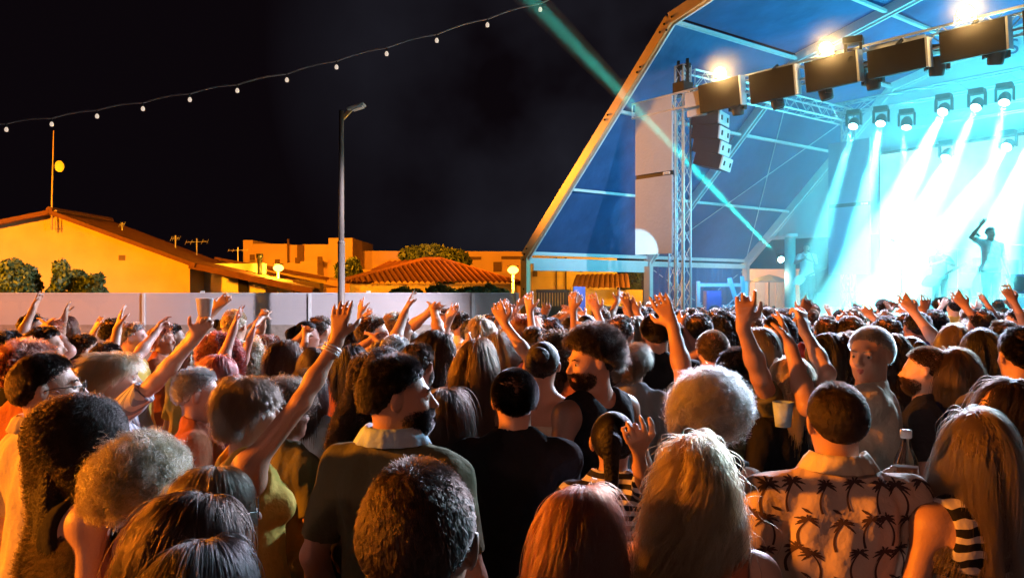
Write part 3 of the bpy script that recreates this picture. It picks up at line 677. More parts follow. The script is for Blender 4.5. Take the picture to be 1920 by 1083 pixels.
# washes that light fabric and deck
lamp('POINT', 'tent_wash', T(3.4, 8, 3.0), 200, (.07, .36, 1.0), .6)
lamp('POINT', 'tent_wash', T(2.4, 4.6, 2.4), 120, (.08, .38, 1.0), .5)
lamp('SPOT', 'tent_wash', T(6.5, 8.5, 4.5), 1100, (.05, .72, 1), .4, T(9.8, 8, 7), 130, .8)
lamp('POINT', 'tent_wash', T(7.4, 8.5, 4.2), 1700, (.10, .80, .92), .5)
lamp('POINT', 'tent_wash', T(4.5, 12.5, 4.8), 900, (.05, .75, 1), .5)
lamp('POINT', 'tent_wash', T(9.0, 2.0, 2.4), 60, (1, .75, .6), .3)
# smoke that fills the stage, and a smoke tube shaped to the ray
s = MB(); s.box(T(4.38, 10.1, 4.2), 4.72, 6.2, 2.7, LV, WV, UP)
prop(s.build('stage_smoke', vol('stage_smoke', .05)), 'turquoise lit smoke filling the stage', 'smoke', kind='stuff')
s = MB(); Lb = 26; ta = math.tan(R(.56)); t0_ = (-.40-(BP-T(0, 0, 0)).dot(LV))/BD.dot(LV); s.tube([BP+BD*t0_, BP+BD*18, BP+BD*Lb], [.03+t0_*ta, .03+18*ta, .03+Lb*ta], 24); s.f = [f[::-1] for f in s.f]
t1_ = (3.85-(BP-T(0, 0, 0)).dot(WV))/BD.dot(WV); n0_ = len(s.f); s.tube([BP+BD*.1, BP+BD*t1_], [.02, .03+t1_*ta], 24); s.f[n0_:] = [f[::-1] for f in s.f[n0_:]]
prop(s.build('ray_smoke_tube', vol('ray_smoke_tube', .04)), 'thin smoke tube shaped to the green light ray crossing the dark sky', 'smoke', kind='stuff')

# behind the open back corner: pale tent, parasol; scaffold frame, portable boxes beside the stage
Y = 34; e = empty('pale_building', (at(1440, 0, Y).x, Y, 0), 'pale pink lit building seen through the back corner of the tent', 'building')
s = MB(); blk(s, 1400, 1500, 504, Y, 3); s.build('wall', mat('cream_wall', (.75, .6, .5), .9), e)
lamp('POINT', 'back_lamp', at(1445, 515, 31.5), 260, (1, .62, .42), .2)
for i, px in enumerate((1425, 1447, 1462)):
    a = at(px, 541, Y-.1); s = MB(); s.box((a.x, Y-.04, 1.6), .12 if i else .2, .05, .75); s.build('window', M['alu_d'], e)
q = at(1442, 522, 29); e = empty('parasol', (q.x, 29, 0), 'dark flat parasol beyond the tent next to the turquoise column', 'parasol')
s = MB(); s.lathe((q.x, 29, q.z-.1), [(0, .25), (.35, .16), (.75, 0), (.74, -.03), (.35, .12), (0, .2)], 8); s.build('canopy', M['alu_d'], e); s = MB(); s.tube([(q.x, 29, 0), (q.x, 29, q.z+.1)], .025, 8); s.build('pole', M['black'], e)
# white barrier frame
e = empty('scaffold_frame', (at(1350, 0, 21).x, 21, 0), 'white tubular scaffold frame in front of the blue side curtain', 'scaffold')
s = MB()
a, b = at(1309, 534, 21), at(1398, 534, 21)
for p_ in (a, b): s.bar((p_.x, 21, 0), (p_.x, 21, p_.z+.1), .09)
s.bar(a, b, .07, .09); s.bar(Vector((a.x, 21, 1.55)), Vector((b.x, 21, 1.55)), .06); s.tube([(a.x+.1, 21.1, .9), (b.x, 21.1, 2.0)], .02, 6); s.build('tubes', M['white'], e)
gear_box(1336, 545, 620, 30, 20.4, 'dark blue upright case standing inside the scaffold frame', 'flight_case', 'bluebox', 'case')
gear_box(1085, 537, 640, 24, 17.5, 'tall dark blue portable cabinet behind the raised hands under the tent side', 'portable_cabinet', 'bluebox', 'cabinet')
# tower-top tube light leaning (two turquoise legs)
q = at(1375, 540, 20); s = MB(); s.bar(q+Vector((-.1, 0, .25)), q+Vector((.16, 0, -.6)), .16, .08); s.bar(q+Vector((.22, 0, .3)), q+Vector((.28, 0, -.6)), .1, .08)
prop(s.build('folded_barrier', M['jersey']), 'turquoise folded barrier legs leaning on the scaffold frame', 'barrier')
# slatted trailer seen under the tent side
Y = 26; e = empty('slatted_trailer', (at(1040, 0, Y).x, Y, 0), 'brown slatted trailer side parked behind the tent leg', 'trailer')
s = MB(); a, b = at(1008, 545, Y), at(1064, 545, Y)
for i in range(12): s.box((a.x+(b.x-a.x)*i/11, Y, 1.2), .03, .03, .68)
s.box(((a.x+b.x)/2, Y, 1.93), (b.x-a.x)/2+.05, .06, .05); s.box(((a.x+b.x)/2, Y+.1, .95), (b.x-a.x)/2, .03, .5); s.build('side_panel', M['wood'], e)
s = MB()
for k in (0, 1): s.lathe((a.x+.25+k*.5, Y-.1, .3), [(0, 0), (.3, 0), (.3, .15), (0, .15)], 18, axis=Vector((0, 1, 0)))
s.build('wheel', M['black'], e)
# parked van
Y = 27; e = empty('parked_van', (at(1150, 0, Y).x, Y, 0), 'pale van parked in front of the yellow shed behind the crowd', 'van')
x0, x1 = at(1118, 0, Y).x, at(1192, 0, Y).x; s = MB()
pr = [(x0, .35), (x0, 1.0), (x0+.12, 1.15), (x0+.25, 1.42), (x1-.35, 1.42), (x1-.12, 1.05), (x1, .95), (x1, .35)]
n = len(pr); s.poly([(x, Y, z) for x, z in pr]); s.poly([(x, Y+1.7, z) for x, z in pr][::-1])
for i in range(n): (xa, za), (xb, zb_) = pr[i], pr[(i+1) % n]; s.poly([(xa, Y, za), (xa, Y+1.7, za), (xb, Y+1.7, zb_), (xb, Y, zb_)])
s.build('body', M['white'], e, bevel=.03); s = MB(); s.box(((x0+x1)/2-.05, Y-.01, 1.24), .34, .02, .11); s.build('window', M['black'], e)
for xx in (x0+.25, x1-.25): s = MB(); s.lathe((xx, Y-.02, .3), [(0, 0), (.3, 0), (.3, .2), (0, .2)], 18, axis=Vector((0, 1, 0))); s.build('wheel', M['black'], e, True)

# haze ball added round each blinder to imitate its glare, thinning to nothing outward
def puff_mat():
    m = bpy.data.materials.new('glare_puff'); m.use_nodes = True; n, l = nodes(m); n.remove(n['Principled BSDF'])
    tc = n.new('ShaderNodeTexCoord'); mp = n.new('ShaderNodeMapping'); mp.inputs['Scale'].default_value = (1/.62,)*3; g_ = n.new('ShaderNodeTexGradient'); g_.gradient_type = 'SPHERICAL'
    pw_ = n.new('ShaderNodeMath'); pw_.operation = 'POWER'; pw_.inputs[1].default_value = 2.0; ml = n.new('ShaderNodeMath'); ml.operation = 'MULTIPLY'; ml.inputs[1].default_value = .55
    v = n.new('ShaderNodeVolumePrincipled'); v.inputs['Color'].default_value = (1, 1, 1, 1); v.inputs['Anisotropy'].default_value = .2
    l.new(tc.outputs['Object'], mp.inputs[0]); l.new(mp.outputs[0], g_.inputs[0]); l.new(g_.outputs['Fac'], pw_.inputs[0]); l.new(pw_.outputs[0], ml.inputs[0]); l.new(ml.outputs[0], v.inputs['Density']); l.new(v.outputs[0], n['Material Output'].inputs['Volume']); return m
pm = puff_mat()
for o_ in [o for o in bpy.data.objects if o.name.startswith('blinder_lamp')]:
    bm = bmesh.new(); bmesh.ops.create_icosphere(bm, subdivisions=3, radius=.62); me = bpy.data.meshes.new('glare_puff'); bm.to_mesh(me); bm.free(); me.materials.append(pm)
    po = bpy.data.objects.new('glare_puff', me); COL.objects.link(po); po.location = Vector(o_.location)+Vector((0, -.2, .02))
    prop(po, 'added glare halo in front of the '+o_['label'].replace('glowing ', ''), 'smoke', kind='stuff')
# ================================================================== PEOPLE
# signed distance fields, smoothly blended, meshed with surface nets: every body is one continuous surface
class Field:
    def __init__(s, lo, hi, vox):
        s.v = vox; s.lo = np.array(lo, float); s.n = np.ceil((np.array(hi)-s.lo)/vox).astype(int)+1
        s.D = np.full(s.n, 1.0, np.float32)
    def sub(s, lo, hi):
        a = np.clip(np.floor((np.array(lo)-s.lo)/s.v).astype(int), 0, s.n); b = np.clip(np.ceil((np.array(hi)-s.lo)/s.v).astype(int)+1, 0, s.n)
        if np.any(b-a < 2): return None, None
        sl = tuple(slice(i, j) for i, j in zip(a, b))
        ax = [s.lo[k]+s.v*np.arange(a[k], b[k]) for k in range(3)]
        return sl, (ax[0][:, None, None], ax[1][None, :, None], ax[2][None, None, :])
    def add(s, pr, k=.02, sign=1):
        lo, hi = pr_bounds(pr); m = k+2.5*s.v
        sl, P = s.sub(lo-m, hi+m)
        if sl is None: return
        d = pr_eval(pr, P).astype(np.float32); a = s.D[sl]
        if sign > 0:
            h = np.clip(.5+.5*(a-d)/k, 0, 1); s.D[sl] = a*(1-h)+d*h-k*h*(1-h)
        else:
            h = np.clip(.5-.5*(a+d)/k, 0, 1); s.D[sl] = a*(1-h)-d*h+k*h*(1-h)
    def plane(s, p, n):       # keep the side the normal points away from
        X = [s.lo[k]+s.v*np.arange(s.n[k]) for k in range(3)]
        d = (X[0][:, None, None]-p[0])*n[0]+(X[1][None, :, None]-p[1])*n[1]+(X[2][None, None, :]-p[2])*n[2]
        s.D = np.maximum(s.D, d.astype(np.float32))
    def ripple(s, amp, fr, seed, stretch=(1, 1, .35)):
        r = np.random.default_rng(seed); X = [s.lo[k]+s.v*np.arange(s.n[k]) for k in range(3)]; out = 0
        for i in range(7):
            w_ = r.normal(size=3)*fr*np.array(stretch)*(1+.35*i); ph = r.uniform(0, 6.28)
            out = out+np.sin(X[0][:, None, None]*w_[0]+X[1][None, :, None]*w_[1]+X[2][None, None, :]*w_[2]+ph)/(1+.35*i)
        s.D = s.D+(amp*out/3).astype(np.float32)
    def mesh(s):
        D = np.pad(s.D, 1, constant_values=1.0); lo = s.lo-s.v; n = D.shape
        I = D < 0
        c8 = [(i, j, k) for i in (0, 1) for j in (0, 1) for k in (0, 1)]
        cnt = sum(I[i:n[0]-1+i, j:n[1]-1+j, k:n[2]-1+k].astype(np.int8) for i, j, k in c8)
        act = (cnt > 0) & (cnt < 8); idx = np.argwhere(act)
        if len(idx) == 0: return np.zeros((0, 3)), np.zeros((0, 4), int)
        V = np.zeros((len(idx), 3)); W_ = np.zeros(len(idx))
        val = {c: D[idx[:, 0]+c[0], idx[:, 1]+c[1], idx[:, 2]+c[2]] for c in c8}
        for a in c8:
            for ax in range(3):
                if a[ax]: continue
                b = list(a); b[ax] = 1; b = tuple(b); va, vb = val[a], val[b]; m = (va < 0) != (vb < 0)
                t = np.where(m, va/(va-vb+1e-12), 0)
                P = np.tile(np.array(a, float), (len(idx), 1)); P[:, ax] += t
                V[m] += P[m]; W_[m] += 1
        V = (V/W_[:, None]+idx)*s.v+lo
        id_ = np.full(act.shape, -1, np.int64); id_[act] = np.arange(len(idx)); F_ = []
        for ax in range(3):
            o1, o2 = [(1, 2), (2, 0), (0, 1)][ax]
            sa = [slice(1, n[k]-1) for k in range(3)]; sb = list(sa); sa[ax] = slice(0, n[ax]-1); sb[ax] = slice(1, n[ax])
            A = I[tuple(sa)]; B = I[tuple(sb)]; e = np.argwhere(A != B)
            if len(e) == 0: continue
            inv = A[e[:, 0], e[:, 1], e[:, 2]]
            g = e.copy(); 
            for k in range(3):
                if k != ax: g[:, k] += 1
            def cell(d1, d2):
                q = g.copy(); q[:, o1] -= d1; q[:, o2] -= d2; return id_[q[:, 0], q[:, 1], q[:, 2]]
            q = np.stack([cell(1, 1), cell(0, 1), cell(0, 0), cell(1, 0)], 1)
            q[~inv] = q[~inv][:, ::-1]; F_.append(q)
        return V, np.concatenate(F_)
def np_mesh(name, V, Fq, mats, smooth=True):
    me = bpy.data.meshes.new(name); me.vertices.add(len(V)); me.vertices.foreach_set('co', np.asarray(V, np.float32).ravel())
    me.loops.add(len(Fq)*4); me.loops.foreach_set('vertex_index', np.asarray(Fq, np.int32).ravel())
    me.polygons.add(len(Fq)); me.polygons.foreach_set('loop_start', np.arange(0, len(Fq)*4, 4, dtype=np.int32)); me.polygons.foreach_set('loop_total', np.full(len(Fq), 4, np.int32))
    me.polygons.foreach_set('use_smooth', np.full(len(Fq), smooth)); me.update(calc_edges=True); me.validate()
    for m in mats: me.materials.append(m)
    return me
# primitives: ('c', a, b, ra, rb) tapered capsule; ('e', c, r, R) ellipsoid with rotation matrix
def cap(a, b, ra, rb=None): return ('c', np.array(a, float), np.array(b, float), ra, ra if rb is None else rb)
def ell(c_, r, Rm=None): return ('e', np.array(c_, float), np.array(r, float), Rm)
def pr_bounds(p):
    if p[0] == 'c': r = max(p[3], p[4]); return np.minimum(p[1], p[2])-r, np.maximum(p[1], p[2])+r
    r = p[2] if p[3] is None else np.sqrt(((p[3]*p[2][None, :])**2).sum(1)); return p[1]-r, p[1]+r
def pr_eval(p, P):
    if p[0] == 'c':
        a, b = p[1], p[2]; d = b-a; L2 = max(1e-9, d@d)
        x, y, z = P[0]-a[0], P[1]-a[1], P[2]-a[2]
        t = np.clip((x*d[0]+y*d[1]+z*d[2])/L2, 0, 1)
        return np.sqrt((x-t*d[0])**2+(y-t*d[1])**2+(z-t*d[2])**2)-(p[3]+(p[4]-p[3])*t)
    x, y, z = P[0]-p[1][0], P[1]-p[1][1], P[2]-p[1][2]
    if p[3] is not None:
        Rt = p[3].T; x, y, z = (Rt[i, 0]*x+Rt[i, 1]*y+Rt[i, 2]*z for i in range(3))
    r = p[2]; k0 = np.sqrt((x/r[0])**2+(y/r[1])**2+(z/r[2])**2); k1 = np.sqrt((x/r[0]**2)**2+(y/r[1]**2)**2+(z/r[2]**2)**2)
    return k0*(k0-1)/np.maximum(k1, 1e-6)
def xf(p, Mx):           # rotate/translate a primitive by a 4x4
    A = Mx[:3, :3]; t = Mx[:3, 3]
    if p[0] == 'c': return ('c', A@p[1]+t, A@p[2]+t, p[3], p[4])
    return ('e', A@p[1]+t, p[2], A if p[3] is None else A@p[3])
def rotm(yaw=0, pitch=0, roll=0):   # yaw>0 turns to the right, pitch>0 looks up, roll>0 tips to the right
    return np.array(Matrix.Rotation(-R(yaw), 3, 'Z') @ Matrix.Rotation(R(pitch), 3, 'X') @ Matrix.Rotation(R(roll), 3, 'Y'))
def head_prims(fem):
    j = .9 if fem else 1.0
    return [ # (primitive, blend)
     (ell((0, -.014, .022), (.076, .096, .090)), .02), (ell((0, .030, -.030), (.062*j+.003, .066, .082)), .025),
     (ell((0, .042, -.078), (.046*j, .050, .038)), .02), (ell((0, .078, -.098), (.018*j, .016, .016)), .015),
     (cap((-.032, .084, .016), (.032, .084, .016), .011), .012), (ell((-.034, .066, -.028), (.022, .022, .018)), .014), (ell((.034, .066, -.028), (.022, .022, .018)), .014),
     (cap((0, .094, .004), (0, .113, -.030), .0075, .011), .008), (cap((-.010, .100, -.036), (.010, .100, -.036), .0085), .006),
     (cap((-.019, .087, -.058), (.019, .087, -.058), .0065), .006), (cap((-.015, .088, -.069), (.015, .088, -.069), .0072), .006),
     (ell((-.080, -.006, -.008), (.009, .019, .031), rotm(18, 0, -8)), .005), (ell((.080, -.006, -.008), (.009, .019, .031), rotm(-18, 0, 8)), .005)]
def head_cuts(): return [(ell((-.031, .098, -.003), (.015, .010, .0065)), .004), (ell((.031, .098, -.003), (.015, .010, .0065)), .004), (ell((-.088, .004, -.006), (.008, .008, .014)), .004), (ell((.088, .004, -.006), (.008, .008, .014)), .004)]
def unit(v): v = np.array(v, float); return v/max(1e-9, np.linalg.norm(v))
def hand_prims(Wp, d, n, side, curl=.35, kind='open', sc=1.0):
    """Wp wrist, d direction of the fingers, n palm normal, side +1 thumb toward cross(d,n)"""
    d = unit(d); n = unit(np.array(n)-d*np.dot(n, d)); s_ = np.cross(d, n)*side; out = []
    k = sc
    out.append((cap(Wp-d*.01, Wp+d*.03*k, .024*k, .022*k), .015))
    for u in (-.026, -.009, .009, .026):
        out.append((cap(Wp+d*.022*k+s_*u*.6*k, Wp+d*.088*k+s_*u*k, .014*k, .0115*k), .012))
    lens = {-.031: .062, -.0105: .076, .0105: .082, .031: .072}
    for i, (u, L) in enumerate(lens.items()):
        base = Wp+d*.09*k+s_*u*k; L *= k; cr = curl*(1+.18*i*(-1)**i)
        spread = s_*u*(3.2 if kind == 'spread' else 1.2)
        dd = unit(d+spread); seg = [.46, .32, .22]; p = base; ang = 0
        for j, fr in enumerate(seg):
            ang += cr*(1.2 if j else .8); q_ = p+(dd*math.cos(ang)+n*math.sin(ang))*L*fr
            out.append((cap(p, q_, (.0098-.0011*j)*k, (.0090-.0012*j)*k), .004)); p = q_
    tb = Wp+d*.03*k+s_*.020*k; t1 = tb+unit(s_*.85+d*.6+n*.25)*.042*k; t2 = t1+unit(s_*.35+d*.9+n*.45*(1+curl))*.030*k; t3 = t2+unit(s_*.05+d*1.0+n*.6*(1+curl))*.024*k
    out += [(cap(tb, t1, .0155*k, .0115*k), .010), (cap(t1, t2, .0112*k, .0098*k), .004), (cap(t2, t3, .0098*k, .0082*k), .004)]
    return out
UA, FA = .285, .255
def arm_solve(S, Wt, hint):
    S = np.array(S, float); Wt = np.array(Wt, float); v = Wt-S; L = np.linalg.norm(v); mx = (UA+FA)*.995
    if L > mx: Wt = S+v/L*mx; v = Wt-S; L = mx
    L = max(L, .12); a = (UA**2-FA**2+L**2)/(2*L); h = math.sqrt(max(0, UA**2-a**2)); u = v/L
    hn = np.array(hint, float); hn = hn-u*np.dot(hn, u); hn = unit(hn)
    return S+u*a+hn*h, Wt
class Body:
    """all primitives of one figure in metres, feet at the origin, facing +Y, 1.75 m tall"""
    def __init__(s, fem=False, arms=(None, None), hyaw=0, hpitch=0, hroll=0, lean=0, hands=('relax', 'relax'), wide=1.0, shift=(0, 0)):
        s.fem = fem; sw = (.158 if fem else .180)*wide; s.sw = sw
        f = fem; W_ = wide
        s.legs = []; s.torso = []; s.arms = []; s.handp = []; s.sleeve = []
        s.torso = [(ell((0, 0, .96), (.165*W_ if not f else .170*W_, .118*W_, .12)), .05), (ell((0, .0, 1.10), ((.142 if not f else .122)*W_, .100*W_, .15)), .05),
                   (ell((0, .0, 1.275), ((.165 if not f else .145)*W_, .112*W_, .18)), .05), (cap((-sw*.70, -.012, 1.392), (sw*.70, -.012, 1.392), .056), .05),
                   (cap((-.10, -.020, 1.415), (-.02, -.014, 1.475), .034, .040), .03), (cap((.10, -.020, 1.415), (.02, -.014, 1.475), .034, .040), .03),
                   (ell((-.075, -.075, 1.34), (.06, .035, .085)), .03), (ell((.075, -.075, 1.34), (.06, .035, .085)), .03)]
        if f: s.torso += [(ell((-.07, .095, 1.27), (.055, .05, .055)), .03), (ell((.07, .095, 1.27), (.055, .05, .055)), .03)]
        for k in (-1, 1):
            s.torso.append((ell((k*.085, -.06, .90), (.085, .08, .09)), .04))
            s.legs += [(cap((k*.09, 0, .90), (k*.10, .015, .49), .088, .057), .03), (cap((k*.10, .0, .47), (k*.105, -.02, .09), .055, .036), .02),
                       (ell((k*.102, -.03, .34), (.05, .05, .1)), .03), (cap((k*.105, -.03, .045), (k*.125, .15, .03), .042, .032), .02)]
        s.hand_info = [None, None]
        for i, k in ((0, -1), (1, 1)):
            A = arms[i]; S = np.array([k*sw, -.012, 1.385])
            if A is None: A = dict(w=(k*(sw+.10), .06, .88), h=(k*.6, -1, 0))
            Wt = np.array(A['w'], float)
            if Wt[2] > 1.45: S = S+np.array([-k*.02, 0, .045])
            E, Wt = arm_solve(S, Wt, A.get('h', (k, -.3, -.6)))
            mus = 1.0 if not f else .86
            s.torso.append((ell(S, (.058*mus, .056, .060)), .04))
            s.sleeve.append((cap(S, E, .052*mus, .043*mus), .035)); s.arms += [(cap(S, E, .050*mus, .040*mus), .035), (cap(E, E+(Wt-E)*.4, .039*mus, .040*mus), .02), (cap(E+(Wt-E)*.35, Wt, .040*mus, .026*mus), .02)]
            fd = unit(Wt-E); hd = A.get('d'); fd = unit(fd+np.array(hd)) if hd is not None else fd
            pn = A.get('n', (0, 1, 0) if Wt[2] > 1.4 else (-k, 0, 0)); hk = A.get('k', 'open'); cu_ = A.get('c', .18 if hk == 'open' else .12 if hk == 'spread' else .95)
            sd = k*(1 if Wt[2] > 1.4 else 1)
            s.handp += hand_prims(Wt, fd, pn, A.get('t', -k), cu_, hk, .96 if f else 1.05)
            s.hand_info[i] = (Wt, fd, E, S)
        Rh = rotm(hyaw, hpitch, hroll); Hm = np.eye(4); Hm[:3, :3] = Rh
        nb = np.array([0, -.024, 1.478]); up_ = Rh@np.array([0, .01, .135]); Hm[:3, 3] = nb+up_+np.array([0, .012, 0])
        s.Hm = Hm; s.head = [(xf(p, Hm), k) for p, k in head_prims(f)]; s.cuts = [(xf(p, Hm), k) for p, k in head_cuts()]
        hb = Hm[:3, :3]@np.array([0, -.015, -.065])+Hm[:3, 3]
        s.neck = [(cap((0, -.005, 1.41), hb, .056 if f else .065, .048 if f else .058), .03), (cap((0, -.01, 1.46), Hm[:3, :3]@np.array([0, .02, -.09])+Hm[:3, 3], .042, .034), .03)]
    def bounds(s, lists, pad=.04):
        lo = np.full(3, 9.); hi = -lo
        for L in lists:
            for p, k in L: a, b = pr_bounds(p); lo = np.minimum(lo, a); hi = np.maximum(hi, b)
        return lo-pad, hi+pad
    def skin_mesh(s, vox):
        lo, hi = s.bounds([s.torso, s.legs, s.arms, s.handp, s.head, s.neck]); F_ = Field(lo, hi, vox)
        for p, k in s.torso+s.legs+s.neck+s.arms: F_.add(p, k)
        for p, k in s.head: F_.add(p, k)
        for p, k in s.cuts: F_.add(p, k, -1)
        G = Field(lo, hi, vox)
        for p, k in s.handp: F_.add(p, max(k, .003))
        return F_.mesh()
    def top_mesh(s, kind, vox, seed=0, loose=.012):
        P = [infl(p, loose+(.012 if (p[0][0] == 'c' and p[0][2][2] > 1.45) else 0)) for p in s.torso]
        if kind != 'tank': P += [infl(p, loose+.004) for p in s.sleeve]
        lo, hi = s.bounds([P], .05); lo[2] = max(lo[2], .80); F_ = Field(lo, hi, vox)
        for p, k in P: F_.add(p, k)
        # hanging cloth: widen the waist
        F_.add(ell((0, 0, 1.08), (.152, .120, .22)), .06); F_.add(ell((0, -.008, .925), (.198, .160, .12)), .05)
        F_.ripple(.0075 if kind != 'tank' else .005, 26, seed)
        F_.plane((0, 0, .86), (0, 0, -1))
        for i in (0, 1):
            Wt, fd, E, S = s.hand_info[i]; u = unit(E-S); k = -1 if i == 0 else 1
            if kind in ('tee', 'collar'):
                cutp = S+(E-S)*(.68 if kind == 'tee' else .78)
                cut_half(F_, cutp, u, S, .088)
            elif kind == 'tank':
                F_.add(ell(S+np.array([k*.045, 0, .0]), (.085, .16, .12)), .012, -1)
        # neckline
        if kind == 'tank': F_.add(ell((0, .02, 1.52), (.095, .17, .14)), .012, -1)
        elif kind == 'bare': F_.plane((0, 0, 1.33), (0, 0, 1))
        elif kind != 'collar': F_.add(cap((0, .01, 1.525), (0, .03, 1.70), .074, .12), .008, -1); F_.add(ell((0, .09, 1.50), (.07, .06, .06)), .01, -1)
        else: F_.add(cap((0, .0, 1.53), (0, .02, 1.70), .066, .1), .008, -1)
        return F_.mesh()
    def collar_mesh(s, vox):
        rows = []
        for i in range(41):
            a = -math.pi/2+(.30+ (2*math.pi-.60)*i/40)-math.pi   # open at the front
            cx, sy = math.cos(a), math.sin(a); fr = max(0, sy); zt = 1.528-.070*fr**1.5; w = .004*math.sin(i*2.1)
            rin = (.074+.004*fr, .080+.012*fr); drop = .046+.030*fr**2
            prof = [(rin[0]*.97, rin[1]*.97, zt-.035), (rin[0], rin[1], zt), (rin[0]+.008, rin[1]+.008, zt+.003), (rin[0]+.016+w, rin[1]+.018+w, zt-.008), (rin[0]+.042+w, rin[1]+.034+w, zt-drop), (rin[0]+.038+w, rin[1]+.030+w, zt-drop-.002), (rin[0]+.010, rin[1]+.010, zt-.012)]
            rows.append([(cx*p[0], -.014+sy*p[1], p[2]) for p in prof])
        V = np.array([q for r_ in rows for q in r_]); m = len(rows[0]); Fq = [(i*m+j, i*m+j+1, (i+1)*m+j+1, (i+1)*m+j) for i in range(40) for j in range(m-1)]
        return V, np.array(Fq)
    def trousers_mesh(s, vox, seed=0):
        P = [infl(p, .010) for p in s.legs if not (p[0][0] == 'c' and p[0][1][2] < .06)]+[infl(s.torso[0], .004)]+[infl(p, .006) for p in s.torso if p[0][0] == 'e' and abs(p[0][1][2]-.90) < .01]
        lo, hi = s.bounds([P], .03); lo[2] = .06; F_ = Field(lo, hi, vox)
        for p, k in P: F_.add(p, k)
        F_.ripple(.004, 22, seed+5); F_.plane((0, 0, 1.02), (0, 0, 1)); F_.plane((0, 0, .09), (0, 0, -1)); return F_.mesh()
def infl(pk, d):
    p, k = pk
    return (('c', p[1], p[2], p[3]+d, p[4]+d) if p[0] == 'c' else ('e', p[1], p[2]+d, p[3]), k)
def cut_half(F_, p, u, S, rad):     # cut away everything beyond p along u, only near the arm
    L = .45; end = p+u*L
    lo = np.minimum(p, end)-rad; hi = np.maximum(p, end)+rad; sl, P = F_.sub(lo, hi)
    if sl is None: return
    x, y, z = P[0]-p[0], P[1]-p[1], P[2]-p[2]; t = x*u[0]+y*u[1]+z*u[2]; r = np.sqrt(np.maximum(0, x*x+y*y+z*z-t*t))
    F_.D[sl] = np.where(r < rad, np.maximum(F_.D[sl], t.astype(np.float32)), F_.D[sl])

# ------------------------------------------------------------------ hair
def hair_thr(y): return np.where(y > .25, .10+(y-.25)*.75, np.where(y > -.25, -.22+(y+.25)*.64, -.22+(y+.25)*.75))
def hairline(u):          # u unit direction in the head frame -> inside the haired area
    y, z = u[:, 1], u[:, 2]
    thr = np.where(y > .25, .10+(y-.25)*.75, np.where(y > -.25, -.22+(y+.25)*.64, -.22+(y+.25)*.75))
    return z > thr
HC = np.array([0, -.012, .018]); HR = np.array([.0785, .099, .0925])
HS = dict(
  short=dict(L=.030, seg=5, lift=.42, comb=(.15, -.35, -.5), grav=.3, frizz=.55, clump=.55, curl=.0015, turns=.7),
  neat=dict(L=.018, seg=5, lift=.30, comb=(.1, -.3, -.6), grav=.3, frizz=.26, clump=.3, curl=.001, turns=.7),
  crop=dict(L=.009, seg=3, lift=.9, comb=(0, -.1, -.3), grav=0, frizz=.2, clump=0, curl=0),
  tousle=dict(L=.062, seg=6, lift=.75, comb=(0, .2, -.2), grav=.35, frizz=.4, clump=.6, curl=.006, turns=1.2),
  bob=dict(L=.21, seg=12, lift=.22, comb=(0, -.2, -.8), grav=1.0, frizz=.12, clump=.4, curl=.003, turns=1),
  pixie=dict(L=.090, seg=8, lift=.38, comb=(0, -.35, -.6), grav=.7, frizz=.38, clump=.55, curl=.003, turns=1),
  long=dict(L=.44, seg=18, lift=.20, comb=(0, -.35, -.8), grav=1.2, frizz=.22, clump=.62, curl=.006, turns=2),
  wavy=dict(L=.48, seg=22, lift=.26, comb=(0, -.3, -.8), grav=1.0, frizz=.36, clump=.72, curl=.016, turns=3.5),
  curly=dict(L=.40, seg=40, lift=.9, comb=(0, -.2, -.6), grav=.8, frizz=.3, clump=.75, curl=.014, turns=11),
  afro=dict(L=.085, seg=20, lift=1.2, comb=(0, -.1, -.1), grav=.1, frizz=.6, clump=.65, curl=.009, turns=4.5),
  tied=dict(L=.10, seg=8, lift=.08, comb=(0, -1, .1), grav=0, frizz=.08, clump=.4, curl=0))
